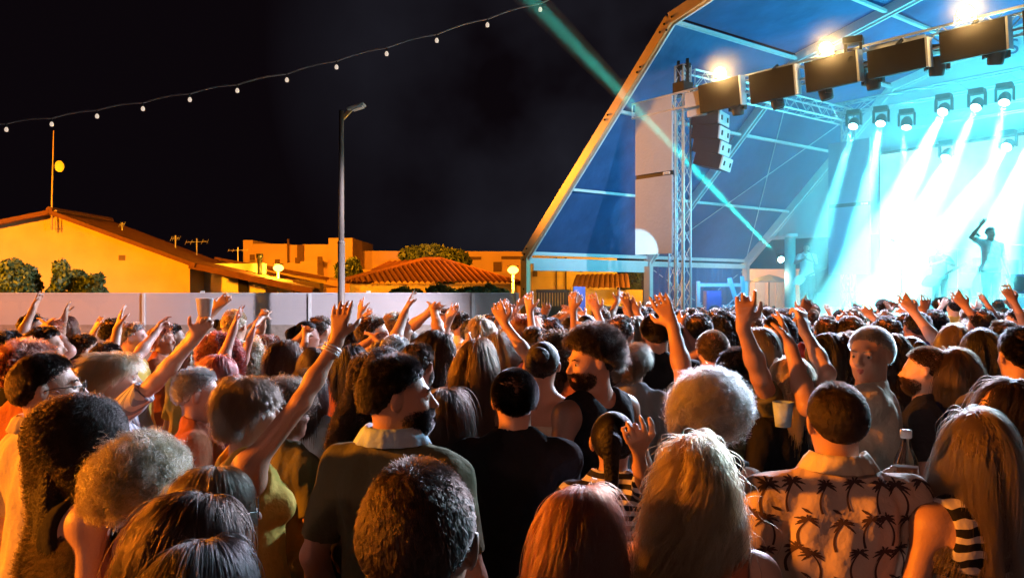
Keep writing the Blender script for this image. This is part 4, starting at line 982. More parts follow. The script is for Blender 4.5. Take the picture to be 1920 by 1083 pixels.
def strands(style, n, seed, bodycol=True, rad=.0006, Lk=1.0, part=None):
    P_ = HS[style]; r = np.random.default_rng(seed); m = int(n*2.4)
    u = r.normal(size=(m, 3)); u /= np.linalg.norm(u, axis=1)[:, None]
    u = u[hairline(u+r.normal(size=u.shape)*.045)][:n]; n = len(u)
    pos = HC+u*HR; nrm = unit_rows(u/HR); seg = P_['seg']; L = P_['L']*Lk*r.uniform(.75, 1.1, n); L = L*(np.clip((u[:, 2]-hair_thr(u[:, 1]))/.45+.15, .22, 1) if style in ('short', 'crop', 'tousle', 'neat') else 1)*np.where(r.random(n) < .04, 1.35, 1); st = (L/seg)[:, None]
    if style in ('long', 'wavy', 'curly', 'bob'): L = L*np.clip(.55+.45*(1-u[:, 1]), .5, 1.25); st = (L/seg)[:, None]
    comb = np.tile(np.array(P_['comb'], float), (n, 1)); comb[:, 0] += np.sign(u[:, 0]+(.25 if part is None else part))*(.9 if style == 'curly' else .45)*(style in ('bob', 'long', 'wavy', 'curly', 'pixie'))
    lowfr = r.normal(size=(5, 3))*14; ph = r.uniform(0, 6.28, (5, 3))
    d = unit_rows(nrm*P_['lift']+(comb-nrm*(comb*nrm).sum(1)[:, None])*1.0+r.normal(size=(n, 3))*P_['frizz']*.5)
    pts = [pos.copy()]; long_ = L.mean() > .15
    for i in range(seg):
        f = i/seg
        lf = sum(np.sin(pos@lowfr[k][:, None]+ph[k][None, :]) for k in range(5))*.10
        if style == 'afro': d = unit_rows(d+r.normal(size=(n, 3))*.12+lf*.12)
        else: d = unit_rows(d+np.array([0, 0, -1.])*P_['grav']*(.35 if long_ else .25)+lf*P_['frizz']*1.5+r.normal(size=(n, 3))*P_['frizz']*.12)
        pos = pos+d*st
        if style == 'tied': q = (pos-HC)/(HR+.005); pos = HC+q/np.linalg.norm(q, axis=1)[:, None]*(HR+.005)
        q = (pos-HC)/(HR+.004+(.034 if style == 'curly' else .010)*min(1, f*4)*P_['lift']); k = np.linalg.norm(q, axis=1); ins = k < 1
        pos[ins] = HC+q[ins]/k[ins][:, None]*(HR+.004+(.034 if style == 'curly' else .010)*min(1, f*4)*P_['lift'])
        if long_:
            # shoulders, neck and face keep the hair outside
            for cc, rr in (((0, -.01, -.33), (.20, .105, .155)), ((0, .035, -.05), (.068, .075, .10))):
                q = (pos-np.array(cc))/np.array(rr); k = np.linalg.norm(q, axis=1); ins = k < 1; pos[ins] = np.array(cc)+q[ins]/k[ins][:, None]*np.array(rr)
        pts.append(pos.copy())
    P = np.stack(pts, 1)                      # n, seg+1, 3
    if style not in ('afro', 'tousle', 'curly'): P = P[P[:, :, 2].max(1) < (.128+.006*(style in ('short', 'pixie')) if style not in ('wavy', 'long', 'bob') else .1215)]; n = len(P)
    t = np.linspace(0, 1, seg+1)[None, :, None]
    ng = max(8, n//(26 if style in ('curly', 'afro') else 22)); gi = r.choice(n, ng, replace=False)
    own = np.zeros(n, int)
    for a in range(0, n, 2000):
        own[a:a+2000] = np.argmin(((P[a:a+2000, 0][:, None, :]-P[gi, 0][None])**2).sum(-1), 1)
    G = P[gi][own]; cl = P_['clump']*t**(.8)*r.uniform(.6, 1, n)[:, None, None]; rel = P[:, :1]-G[:, :1]
    P = P*(1-cl)+(G+rel*.25)*cl
    if P_['curl'] > 0:
        tg = P[:, 1:]-P[:, :-1]; tg = np.concatenate([tg, tg[:, -1:]], 1); tg /= np.linalg.norm(tg, axis=2)[..., None]+1e-9
        e1 = np.cross(tg, np.array([.3, .5, .8])); e1 /= np.linalg.norm(e1, axis=2)[..., None]+1e-9; e2 = np.cross(tg, e1)
        phg = r.uniform(0, 6.28, ng)[own][:, None, None]; tk = P_['turns']*(.8+.4*r.uniform(size=ng)[own])[:, None, None]*6.28*t+phg+r.normal(size=n)[:, None, None]*.25
        am = P_['curl']*np.minimum(1, t*5)*r.uniform(.7, 1.2, ng)[own][:, None, None]
        P = P+(e1*np.cos(tk)+e2*np.sin(tk))*am
    return P, rad
def unit_rows(a): return a/(np.linalg.norm(a, axis=1)[:, None]+1e-9)
def curves_data(name, P, rad, m):
    hc = bpy.data.hair_curves.new(name); n, k, _ = P.shape
    hc.add_curves([k]*n); hc.position_data.foreach_set('vector', P.astype(np.float32).ravel())
    ra = hc.attributes.new('radius', 'FLOAT', 'POINT'); t = np.linspace(0, 1, k)
    ra.data.foreach_set('value', np.tile((rad*(1-.55*t)), n).astype(np.float32)); hc.materials.append(m); return hc
def hair_core(style, fem, vox=.008, Lk=1.0, seed=1):
    F_ = Field((-.22, -.26, -.62), (.22, .22, .24), vox)
    F_.add(ell(HC, HR+(.0008 if style in ('short', 'crop', 'neat') else .004)), .01)
    if style in ('afro',): F_.add(ell(HC+np.array([0, -.02, .02]), HR+.012), .02)
    if style == 'tousle': F_.add(ell(HC+np.array([0, .01, .02]), HR+.018), .02)
    P = [(F_.lo[q]+F_.v*np.arange(F_.n[q])).reshape([-1 if w2 == q else 1 for w2 in range(3)]) for q in range(3)]
    # cut along the hairline
    y, z = P[1], P[2]; cutz = np.where(y > .02, .035+(y-.02)*.62, np.where(y > -.03, -.018+(y+.03)*1.06, -.018+(y+.03)*1.0)); F_.D = np.maximum(F_.D, ((cutz-z)*.8+.006*np.sin(P[0]*160)*np.sin(y*130+1)+.004*np.sin(P[0]*310+y*270)).astype(np.float32))
    if style in ('long', 'wavy', 'curly', 'bob'):
        Lb = {'long': .34, 'wavy': .36, 'curly': .30, 'bob': .15}[style]*Lk; th = .03 if style != 'curly' else .035
        w_ = .062 if style != 'curly' else .075
        F_.add(cap((-w_*.6, -.065, .0), (-w_, -.085, -Lb), th+.01, th), .04); F_.add(cap((w_*.6, -.065, .0), (w_, -.085, -Lb), th+.01, th), .04); F_.add(cap((0, -.07, 0), (0, -.09, -Lb), th+.01, th), .04)
        for k in (-1, 1): F_.add(cap((k*.072, -.02, .03), (k*.085, -.02, -.10), .016, .014), .02)
        F_.ripple(.004, 45, seed, (1, 1, .12))
    if style == 'tied': pass
    F_.ripple(.0016, 60, seed)
    return F_.mesh()
def bun_mesh(vox=.008):
    F_ = Field((-.08, -.22, -.04), (.08, -.05, .14), vox); F_.add(ell((0, -.118, .055), (.045, .038, .042)), .01); F_.ripple(.005, 70, 3); return F_.mesh()
def tail_mesh(vox=.008):
    F_ = Field((-.09, -.24, -.36), (.09, -.04, .16), vox); F_.add(cap((0, -.10, .06), (0, -.145, .02), .026, .03), .02); F_.add(cap((0, -.145, .02), (0, -.13, -.28), .032, .016), .03); F_.ripple(.004, 60, 3, (1, 1, .1)); return F_.mesh()

def hair_mat(name, col, rough=.35):
    m = bpy.data.materials.new(name); m.use_nodes = True; n, l = nodes(m); n.remove(n['Principled BSDF'])
    h = n.new('ShaderNodeBsdfHairPrincipled'); h.parametrization = 'COLOR'; h.inputs['Color'].default_value = (*col, 1); h.inputs['Roughness'].default_value = rough; h.inputs['Radial Roughness'].default_value = .45
    h.inputs['Random Roughness'].default_value = .2
    l.new(h.outputs[0], n['Material Output'].inputs[0]); return m
def core_mat(name, col):
    m = mat(name, col, .6, 0, .35, 30, .6, 90, .25); return m
HCOL = dict(black=(.008, .006, .006), dark=(.020, .012, .009), brown=(.048, .026, .015), auburn=(.15, .035, .018), red=(.30, .035, .03), blonde=(.36, .23, .11), pale=(.46, .37, .25), grey=(.24, .23, .22), white=(.52, .50, .48), ash=(.13, .092, .06), honey=(.22, .125, .05))
def hair_mix(k, v):
    m = hair_mat('hair_'+k, v, .30); n, l = nodes(m); h = n['Principled Hair BSDF']; p = n.new('ShaderNodeBsdfPrincipled'); p.inputs['Base Color'].default_value = (*[1.1*q for q in v], 1); p.inputs['Roughness'].default_value = .45; p.inputs['Specular IOR Level'].default_value = .3
    mx = n.new('ShaderNodeMixShader'); mx.inputs[0].default_value = .5; l.new(h.outputs[0], mx.inputs[1]); l.new(p.outputs[0], mx.inputs[2]); l.new(mx.outputs[0], n['Material Output'].inputs[0]); return m
HM = {k: (hair_mat('hair_'+k, v) if k in ('red', 'blonde', 'pale', 'grey', 'white', 'auburn', 'honey') else hair_mix(k, v)) for k, v in HCOL.items()}
KM = {k: core_mat('scalp_hair_'+k, tuple(c_*.75 for c_ in v)) for k, v in HCOL.items()}
def skin_mat(name, col):
    m = mat(name, col, .48, 0, .10, 14, .12, 140, .45); p = m.node_tree.nodes['Principled BSDF']
    p.inputs['Subsurface Weight'].default_value = 0; return m
SK = {'fair': skin_mat('skin_fair', (.62, .38, .28)), 'tan': skin_mat('skin_tan', (.46, .26, .17)), 'brown': skin_mat('skin_brown', (.30, .16, .10)), 'pink': skin_mat('skin_pink', (.58, .32, .25))}
def cloth(name, col, **k): return mat('cloth_'+name, col, .88, 0, .14, 9, .75, 15, .2, **k)
CL = {k: cloth(k, v) for k, v in dict(black=(.012, .012, .015), navy=(.02, .025, .07), white=(.72, .70, .68), cream=(.62, .54, .40), khaki=(.30, .24, .14), olive=(.12, .12, .06), grey=(.25, .25, .27), blue=(.16, .34, .52), paleblue=(.42, .60, .72), red=(.42, .06, .05), rust=(.40, .13, .06), yellow=(.65, .46, .10), green=(.05, .16, .08), teal=(.04, .22, .22), purple=(.16, .07, .22), pink=(.55, .25, .25), denim=(.06, .09, .17), charcoal=(.045, .045, .05)).items()}
def stripes(name, a, b, sc, axis='Z', dist=1.5):
    m = cloth(name, a); n, l = nodes(m); p = n['Principled BSDF']; tc = n.new('ShaderNodeTexCoord'); wv = n.new('ShaderNodeTexWave'); wv.bands_direction = axis; wv.inputs['Scale'].default_value = sc; wv.inputs['Distortion'].default_value = dist; wv.inputs['Detail Scale'].default_value = 1.2
    rp = n.new('ShaderNodeValToRGB'); rp.color_ramp.interpolation = 'CONSTANT'; rp.color_ramp.elements[0].color = (*a, 1); rp.color_ramp.elements[1].color = (*b, 1); rp.color_ramp.elements[1].position = .55
    l.new(tc.outputs['Object'], wv.inputs[0]); l.new(wv.outputs['Fac'], rp.inputs[0])
    for k in list(p.inputs['Base Color'].links): l.remove(k)
    l.new(rp.outputs[0], p.inputs['Base Color']); return m
CL['zebra'] = stripes('zebra', (.01, .01, .012), (.5, .48, .48), 7, 'Z', 5); CL['striped'] = stripes('striped', (.02, .02, .03), (.55, .55, .6), 9, 'Z', .4); CL['pinstripe'] = stripes('pinstripe', (.62, .60, .58), (.25, .28, .36), 14, 'X', .3)
CL['plaid'] = stripes('plaid', (.35, .33, .34), (.62, .6, .6), 10, 'X', .6)
EYE_W = mat('eye_white', (.75, .73, .72), .25); EYE_D = mat('eye_iris', (.03, .02, .015), .2); LIP = mat('lips', (.38, .12, .10), .4, 0, .1, 40); SHOE = mat('shoe_leather', (.05, .045, .04), .5); GLASS_F = mat('spectacle_frame', (.02, .02, .02), .3); BAND = mat('hair_band', (.55, .55, .62), .5)

def add_obj(name, data, parent, m=None, mw=None):
    o = bpy.data.objects.new(name, data); COL.objects.link(o); o.parent = parent
    if m is not None:
        if not len(data.materials): data.materials.append(m)
        o.material_slots[0].link = 'OBJECT'; o.material_slots[0].material = m
    if mw is not None: o.matrix_local = mw
    return o
_hair_cache = {}
def hair_for(style, fem, lod, variant):
    key = (style, fem, lod, variant)
    if key not in _hair_cache:
        n, rad = {0: (15000, .00055), 1: (6500, .0009), 2: (2200, .0017), 3: (750, .0030)}[lod]
        if style in ('long', 'wavy', 'curly', 'bob'): n = int(n*1.15)
        P, ra = strands(style, n, 100+variant*17, rad=rad)
        if lod >= 2 and P.shape[1] > 16: P = P[:, ::2]
        V, Fq = hair_core(style, fem, {0: .006, 1: .008, 2: .011, 3: .014}[lod], seed=variant)
        _hair_cache[key] = (np_mesh('hair', V, Fq, [KM['dark']]), curves_data('hair_strands', P, ra, HM['dark']))
    return _hair_cache[key]
_ex = {}
def dress(root, B, spec, meshes, lod):
    """parts of a person under the root Empty; meshes = (skin, top, trousers, collar)"""
    sk, tp, tr, cl = meshes; s = spec.get('s', 1.0)
    body = add_obj('body', sk, root, SK[spec.get('skin', 'tan')])
    if tp: add_obj({'tee': 'shirt', 'collar': 'shirt', 'tank': 'sleeveless_top', 'bare': 'strapless_top', 'long': 'shirt'}[spec.get('topk', 'tee')], tp, root, CL[spec.get('top', 'black')])
    if cl: add_obj('collar', cl, root, CL[spec.get('colc', spec.get('top', 'black'))])
    add_obj('trousers', tr, root, CL[spec.get('leg', 'denim')])
    Hm = Matrix([list(r_) for r_ in B.Hm]); st = spec.get('hair', 'short'); hc = spec.get('hc', 'dark'); k = spec.get('hk', 1.0)
    Hm2 = Hm @ Matrix.Diagonal((k, k, k, 1))
    if st != 'bald':
        base = {'bun': 'tied', 'tail': 'tied'}.get(st, st)
        hm, hs = hair_for(base, B.fem, lod, spec.get('hv', 0))
        h = add_obj('hair', hm, root, KM[hc], Hm2); add_obj('hair_strands', hs, h, HM[hc])
        if st in ('bun', 'tail'):
            key = st+str(lod > 1)
            if key not in _ex: V, Fq = (bun_mesh if st == 'bun' else tail_mesh)(.007 if lod < 2 else .011); _ex[key] = np_mesh(st, V, Fq, [KM[hc]])
            add_obj('hair_bun' if st == 'bun' else 'ponytail', _ex[key], h, KM[hc])
    if lod <= 1:
        if 'eye' not in _ex:
            s_ = MB(); s_.lathe((0, 0, 0), [(.001, -.0115), (.007, -.009), (.0105, -.004), (.0112, 0), (.0105, .004), (.0068, .0092)], 14, 0, Vector((0, 1, 0))); s_.lathe((0, 0, 0), [(.0068, .0092), (.004, .0108), (.0005, .0114)], 14, 1, Vector((0, 1, 0)))
            o = s_.build('eye', [EYE_W, EYE_D], None, True); _ex['eye'] = o.data; bpy.data.objects.remove(o)
        for sx in (-1, 1):
            o = bpy.data.objects.new('eye', _ex['eye']); COL.objects.link(o); o.parent = root; o.matrix_local = Hm @ Matrix.Translation((sx*.031, .0785, -.003))
        if 'lips' not in _ex:
            F_ = Field((-.04, .07, -.09), (.04, .13, -.04), .003)
            for pr in (((-.022, .086, -.0615), (-.006, .0965, -.0585), .0035, .0052), ((-.006, .0965, -.0585), (.006, .0965, -.0585), .0052, .0052), ((.006, .0965, -.0585), (.022, .086, -.0615), .0052, .0035), ((-.018, .087, -.066), (0, .0955, -.0685), .0040, .0062), ((0, .0955, -.0685), (.018, .087, -.066), .0062, .0040)): F_.add(cap(*pr), .002)
            V, Fq = F_.mesh(); _ex['lips'] = np_mesh('lips', V, Fq, [LIP])
        add_obj('lips', _ex['lips'], root, LIP, Hm)
        if spec.get('brow', True):
            if 'brow' not in _ex:
                F_ = Field((-.06, .06, .0), (.06, .12, .05), .004)
                for sx in (-1, 1): F_.add(cap((sx*.014, .0955, .017), (sx*.034, .0925, .021), .0036, .0036), .004); F_.add(cap((sx*.034, .0925, .021), (sx*.048, .083, .015), .0034, .0025), .004)
                V, Fq = F_.mesh(); _ex['brow'] = np_mesh('eyebrows', V, Fq, [KM[hc]])
            add_obj('eyebrows', _ex['brow'], root, KM[hc if hc not in ('white',) else 'grey'], Hm)
    if spec.get('beard'):
        key = 'beard'
        if key not in _ex:
            r = np.random.default_rng(5); n = 5200; u = r.normal(size=(n*5, 3)); u /= np.linalg.norm(u, axis=1)[:, None]
            c1 = np.array([0, .040, -.062]); r1 = np.array([.058, .062, .062]); p = c1+u*r1
            ok = (p[:, 1] > .015) & (p[:, 2] < -.035) & ((p[:, 2] < -.075) | (np.abs(p[:, 0]) > .028) | ((p[:, 2] > -.053) & (p[:, 1] > .09))); u = u[ok][:n]; p = p[ok][:n]
            d = unit_rows(u/r1*.05+np.array([0, .1, -.5])+r.normal(size=u.shape)*.2); P = np.stack([p-u*.004, p+d*.006+u*.002, p+d*.014], 1)
            _ex[key] = curves_data('beard', P, .0008, HM['dark'])
        add_obj('beard', _ex[key], root, HM[hc], Hm)
    if spec.get('glasses'):
        if 'gl' not in _ex:
            s_ = MB()
            for sx in (-1, 1):
                s_.tube([Vector((sx*.032+.022*math.cos(a_), .112, -.004+.017*math.sin(a_))) for a_ in np.linspace(0, 6.283, 17)], .0016, 6); s_.tube([(sx*.054, .110, .002), (sx*.080, .03, .004), (sx*.082, -.01, -.002)], .0016, 6)
            s_.tube([(-.010, .112, .0), (.010, .112, .0)], .0016, 6); o = s_.build('glasses', GLASS_F, None, True); _ex['gl'] = o.data; bpy.data.objects.remove(o)
        o = bpy.data.objects.new('glasses', _ex['gl']); COL.objects.link(o); o.parent = root; o.matrix_local = Hm
    if spec.get('band'):
        s_ = MB(); s_.tube([Vector((.083*math.cos(a_), -.012+.025*0+.0*a_, .018+.098*math.sin(a_))) for a_ in np.linspace(.1, 3.04, 20)], .006, 8); o = s_.build('hair_band', BAND, None, True); o.parent = root; o.matrix_local = Hm2
    if spec.get('bracelet') is not None:
        for i in spec['bracelet']:
            Wt, fd, E, S = B.hand_info[i]; s_ = MB(); ax_ = Vector(unit(Wt-E)); x = ax_.orthogonal().normalized(); y = ax_.cross(x)
            for off in (.03, .042, .052):
                c_ = Vector(Wt)-ax_*off; s_.tube([c_+(x*math.cos(a_)+y*math.sin(a_))*.0335 for a_ in np.linspace(0, 6.283, 19)], .0034, 6, cap=False)
            s_.build('bracelet', M['alu'] if i else SHOE, None, True).parent = root
def near_person(spec):
    """spec: px column of the head centre, y of the crown, Y distance, yaw heading (0 = away from the photographer, + = right)"""
    sp = dict(spec); ym = sp.get('ym', 1.06 if sp['Y'] < 2.4 else 1.2); Y = sp['Y']*ym; topz = CZ-(sp['y']-541.5)/F*Y; x = (sp['x']-960)/F*Y
    fem = sp.get('f', False); bigh = {'afro': .075, 'tousle': .03, 'curly': .035, 'wavy': .02, 'long': .012, 'bob': .012, 'pixie': .02}.get(sp.get('hair'), .008)
    H = 1.726+bigh*sp.get('hk', 1); s = topz/H; yaw = sp.get('yaw', 0)
    Rw = Matrix.Rotation(-R(yaw), 4, 'Z')
    def loc(p): # world -> body frame
        v = Rw.inverted() @ (Vector(p)-Vector((x, Y, 0))); return tuple(np.array(v)/s)
    arms = []
    for i in (0, 1):
        A = sp.get('arms', (None, None))[i]
        if A is None: arms.append(None); continue
        A = dict(A)
        if 'px' in A: a_, b_, c_ = A.pop('px'); A['w'] = loc(at(a_, b_, c_*ym))
        if 'hpx' in A: a_, b_, c_ = A.pop('hpx'); A['h'] = tuple(np.array(loc(at(a_, b_, c_*ym)))-np.array([(-1, 1)[i]*.18, 0, 1.4]))
        if 'nw' in A: A['n'] = tuple(Rw.inverted() @ Vector(A.pop('nw')))
        if 'dw' in A: A['d'] = tuple(Rw.inverted() @ Vector(A.pop('dw')))
        arms.append(A)
    B = Body(fem, arms, sp.get('hyaw', 0), sp.get('hp', 0), sp.get('hr', 0), wide=sp.get('wide', 1.0))
    # keep the head over the wanted column
    hx = Rw @ Vector((B.Hm[0, 3], B.Hm[1, 3], 0))*s
    root = empty('person', (x-hx.x, Y-hx.y, 0), sp['label'], 'person', sp.get('group'), -R(yaw)); root.scale = (s, s, s)
    vox = sp.get('vox', .009); V, Fq = B.skin_mesh(vox); sk = np_mesh('body', V, Fq, [])
    tk = sp.get('topk', 'tee'); V, Fq = B.top_mesh(tk, max(vox, .009), int(sp['x'])); tp = np_mesh('shirt', V, Fq, [])
    V, Fq = B.trousers_mesh(.016, 3); tr = np_mesh('trousers', V, Fq, [])
    cl = None
    if tk == 'collar': V, Fq = B.collar_mesh(.006); cl = np_mesh('collar', V, Fq, [])
    dress(root, B, sp, (sk, tp, tr, cl), sp.get('lod', 1))
    return root, B, s, tp
# ================================================================== THE NEAR CROWD, one by one
near = [
 dict(ym=1.06, x=785, y=856, Y=1.10, hair='neat', hc='dark', top='charcoal', yaw=8, lod=0, vox=.008, skin='tan', wide=1.0, hk=.97, label='big dark short haired head seen from behind at the bottom centre'),
 dict(ym=1.24, x=1300, y=803, Y=1.55, f=True, hair='wavy', hc='honey', top='rust', topk='tank', yaw=12, lod=0, band=True, hv=1, skin='fair', label='woman seen from behind with long wavy blonde hair and hair clip'),
 dict(ym=1.2, x=1088, y=900, Y=1.50, f=True, hair='long', hc='auburn', top='black', yaw=55, hr=8, lod=0, hv=2, skin='fair', label='woman with long reddish hair tilting her head right beside the wavy blonde'),
 dict(ym=1.12, x=1568, y=716, Y=2.14, hair='neat', hc='dark', top='cream', topk='collar', colc='cream', yaw=4, lod=0, vox=.007, wide=1.12, skin='tan', label='man in a pale short sleeved shirt printed with palm trees', arms=(None, dict(px=(1733, 935, 2.20), h=(.7, -.7, -.7), d=None, k='grip', nw=(-1, 0, 0)))),
 dict(ym=1.28, x=1832, y=760, Y=1.80, f=True, hair='long', hc='ash', top='zebra', topk='tank', yaw=-6, lod=0, hv=3, skin='tan', label='woman with straight ash blonde hair and zebra striped sleeveless top'),
 dict(ym=1.25, x=1335, y=690, Y=2.30, f=True, hair='afro', hc='pale', top='black', topk='tank', yaw=35, lod=0, hk=1.08, hv=4, skin='fair', label='woman with a wide frizzy pale blonde halo of curls'),
 dict(ym=1.15, x=268, y=805, Y=1.95, f=True, hair='afro', hc='blonde', top='rust', topk='tank', yaw=30, lod=0, hk=1.04, hv=5, skin='pink', label='woman with short thick blonde curls beside the dark curly woman'),
 dict(ym=1.2, x=148, y=725, Y=1.95, f=True, hair='curly', hc='dark', top='black', topk='tank', yaw=48, lod=0, hv=6, skin='fair', label='woman with big dark curly hair in a black sleeveless top'),
 dict(ym=1.2, x=402, y=866, Y=1.62, f=True, hair='bob', hc='ash', top='cream', yaw=72, glasses=True, lod=0, hv=7, skin='pink', hr=4, label='woman with ash brown bob and glasses looking right below the waving arm'),
 dict(ym=1.2, x=362, y=915, Y=1.36, f=True, hair='long', hc='dark', top='charcoal', yaw=72, lod=0, hv=8, skin='fair', hp=-6, label='woman with smooth dark hair in profile below the woman with glasses'),
 dict(ym=1.12, x=385, y=1003, Y=1.20, f=True, hair='bob', hc='black', top='black', yaw=45, lod=0, hv=9, skin='tan', label='black glossy head cut off by the bottom edge at the left'),
 dict(ym=1.12, x=88, y=660, Y=2.45, hair='neat', hc='dark', top='cream', topk='collar', yaw=35, hyaw=32, hp=4, glasses=True, lod=0, vox=.008, skin='fair', label='man with glasses and cream collar shirt looking right at the left edge'),
 dict(ym=1.2, x=55, y=640, Y=3.0, f=True, hair='tousle', hc='auburn', top='rust', yaw=30, hv=1, label='person with a mass of reddish tousled hair behind the man with glasses'),
 dict(ym=1.27, x=465, y=700, Y=2.25, f=True, hair='pixie', hc='ash', top='yellow', topk='tank', yaw=66, lod=0, vox=.007, hv=2, skin='tan', bracelet=[1], label='short haired woman in yellow top waving one raised bare arm with bracelets', arms=(None, dict(px=(645, 618, 2.28), hpx=(640, 800, 2.1), k='spread', nw=(.25, 1, 0), dw=(-.35, 0, .15)))),
 dict(ym=1.2, x=745, y=666, Y=2.05, hair='short', hc='black', top='olive', topk='collar', colc='paleblue', yaw=22, hyaw=58, beard=True, lod=0, vox=.007, wide=.98, skin='tan', label='dark haired bearded man in profile wearing an olive shirt with pale collar'),
 dict(ym=1.22, x=965, y=690, Y=2.45, hair='crop', hc='black', top='black', yaw=-4, lod=1, vox=.008, skin='tan', label='man with cropped hair and black shirt clapping, seen from behind', arms=(dict(w=(-.10, .26, 1.22), h=(-1, -.2, -.6), d=(0, 0, .8)), dict(w=(-.02, .28, 1.22), h=(1, -.2, -.6), d=(0, 0, .8)))),
 dict(ym=1.34, x=1108, y=612, Y=2.70, hair='tousle', hc='dark', top='black', topk='tank', yaw=-38, hyaw=-72, hp=-8, beard=True, lod=0, vox=.008, hk=1.05, hv=3, skin='tan', label='man with thick wavy dark hair looking down left in a black sleeveless shirt'),
 dict(ym=1.25, x=1150, y=768, Y=2.2, f=True, hair='tail', hc='black', top='striped', yaw=10, lod=1, vox=.008, hv=1, skin='tan', label='woman in striped top with one bent arm raised before her face', arms=(None, dict(px=(1192, 815, 1.75), hpx=(1235, 1000, 1.55), k='fist', nw=(0, 1, 0)))),
 dict(ym=1.2, x=1632, y=612, Y=3.0, hair='crop', hc='grey', top='cream', yaw=-60, hyaw=-72, lod=1, vox=.008, wide=1.1, skin='tan', label='tall man with shaved grey hair and white tee looking back left', arms=(dict(px=(1487, 655, 2.9), hpx=(1540, 860, 2.7), k='open'), None)),
 dict(ym=1.15, x=1890, y=703, Y=2.45, f=True, hair='long', hc='dark', top='black', yaw=-78, hp=10, lod=1, vox=.007, hv=4, skin='fair', label='laughing dark haired woman in profile at the right edge'),
 dict(ym=1.2, x=1914, y=612, Y=2.95, hair='short', hc='black', top='khaki', yaw=4, lod=1, wide=1.05, skin='tan', hv=2, label='man in khaki tee seen from behind above the laughing woman'),
 dict(x=1790, y=648, Y=3.25, f=True, hair='long', hc='brown', top='navy', yaw=-10, hv=5, label='woman with long brown hair and navy top between the grey haired man and khaki man'),
 dict(x=1383, y=652, Y=3.0, hair='short', hc='black', top='olive', yaw=12, hv=3, skin='tan', bracelet=[], label='dark haired man in olive top with both arms high behind the frizzy blonde', arms=(dict(px=(1262, 612, 2.95), hpx=(1290, 800, 2.8), k='open', dw=(-.4, 0, .3)), dict(px=(1393, 612, 2.75), hpx=(1420, 700, 2.4), k='fist', dw=(.4, 0, .1)))),
 dict(x=1478, y=665, Y=2.95, f=True, hair='bob', hc='blonde', top='black', yaw=-25, hv=6, skin='fair', label='woman with orange lit blonde bob and black top reaching up to the right', arms=(None, dict(px=(1508, 618, 3.0), hpx=(1560, 760, 2.9), k='grip', dw=(.2, 0, .5)))),
 dict(x=372, y=690, Y=2.95, hair='short', hc='white', top='rust', yaw=74, lod=1, hv=4, skin='pink', label='white haired person in rust top looking right behind the waving woman'),
 dict(x=215, y=655, Y=3.05, f=True, hair='pixie', hc='blonde', top='pinstripe', topk='collar', yaw=68, band=True, lod=1, hv=1, skin='fair', label='blonde woman in striped shirt lifting a white cup above the crowd', arms=(dict(px=(345, 650, 3.0), hpx=(300, 900, 3.2), k='open'), dict(px=(366, 634, 2.93), hpx=(340, 860, 2.6), k='grip', nw=(.2, -1, 0), dw=(0, 0, .4)))),
 dict(x=577, y=685, Y=3.2, f=True, hair='bob', hc='dark', top='paleblue', yaw=12, hv=8, label='dark bobbed woman in pale blue tee behind the waving arm'),
 dict(x=537, y=700, Y=2.75, f=True, hair='afro', hc='ash', top='olive', yaw=40, hv=2, hk=.95, label='person with a rounded ash brown head of curls behind the waving woman'),
 dict(x=840, y=724, Y=2.6, f=True, hair='bob', hc='dark', top='black', yaw=40, lod=1, hv=9, label='dark bobbed woman right of the bearded man'),
 dict(x=712, y=645, Y=2.85, f=True, hair='curly', hc='dark', top='charcoal', yaw=20, hv=3, label='woman with dark curls just behind the bearded man'),
 dict(x=896, y=630, Y=3.25, f=True, hair='long', hc='brown', top='black', topk='bare', yaw=8, hv=7, skin='tan', label='bare shouldered woman with long straight brown hair and black top'),
 dict(x=1018, y=638, Y=3.3, f=True, hair='bun', hc='dark', top='cream', topk='bare', yaw=10, hv=0, skin='tan', label='bare shouldered woman with dark hair in a bun'),
 dict(x=1232, y=586, Y=4.1, hair='short', hc='black', top='black', yaw=8, wide=1.15, hv=1, label='broad man in black shirt seen from behind right of the tall dark haired man'),
 dict(x=940, y=618, Y=3.9, f=True, hair='long', hc='ash', top='purple', yaw=15, hv=1, skin='tan', label='woman with smooth ash hair stretching one bare arm high left of the bun', arms=(None, dict(px=(948, 610, 3.75), hpx=(1010, 660, 3.6), k='open', dw=(.1, 0, .2)))),
 dict(x=1185, y=640, Y=3.8, hair='pixie', hc='ash', top='grey', yaw=20, hv=3, label='person with streaked short hair right of the tall dark haired man'),
]
M_hand_kinds = 1
made = {}
for sp in near:
    for A in sp.get('arms', ()) or ():
        if A is not None and A.get('d', 0) is None: A.pop('d')
    sp.setdefault('leg', random.choice(['denim', 'black', 'navy', 'charcoal']))
    made[sp['x']] = near_person(sp)+(sp,)

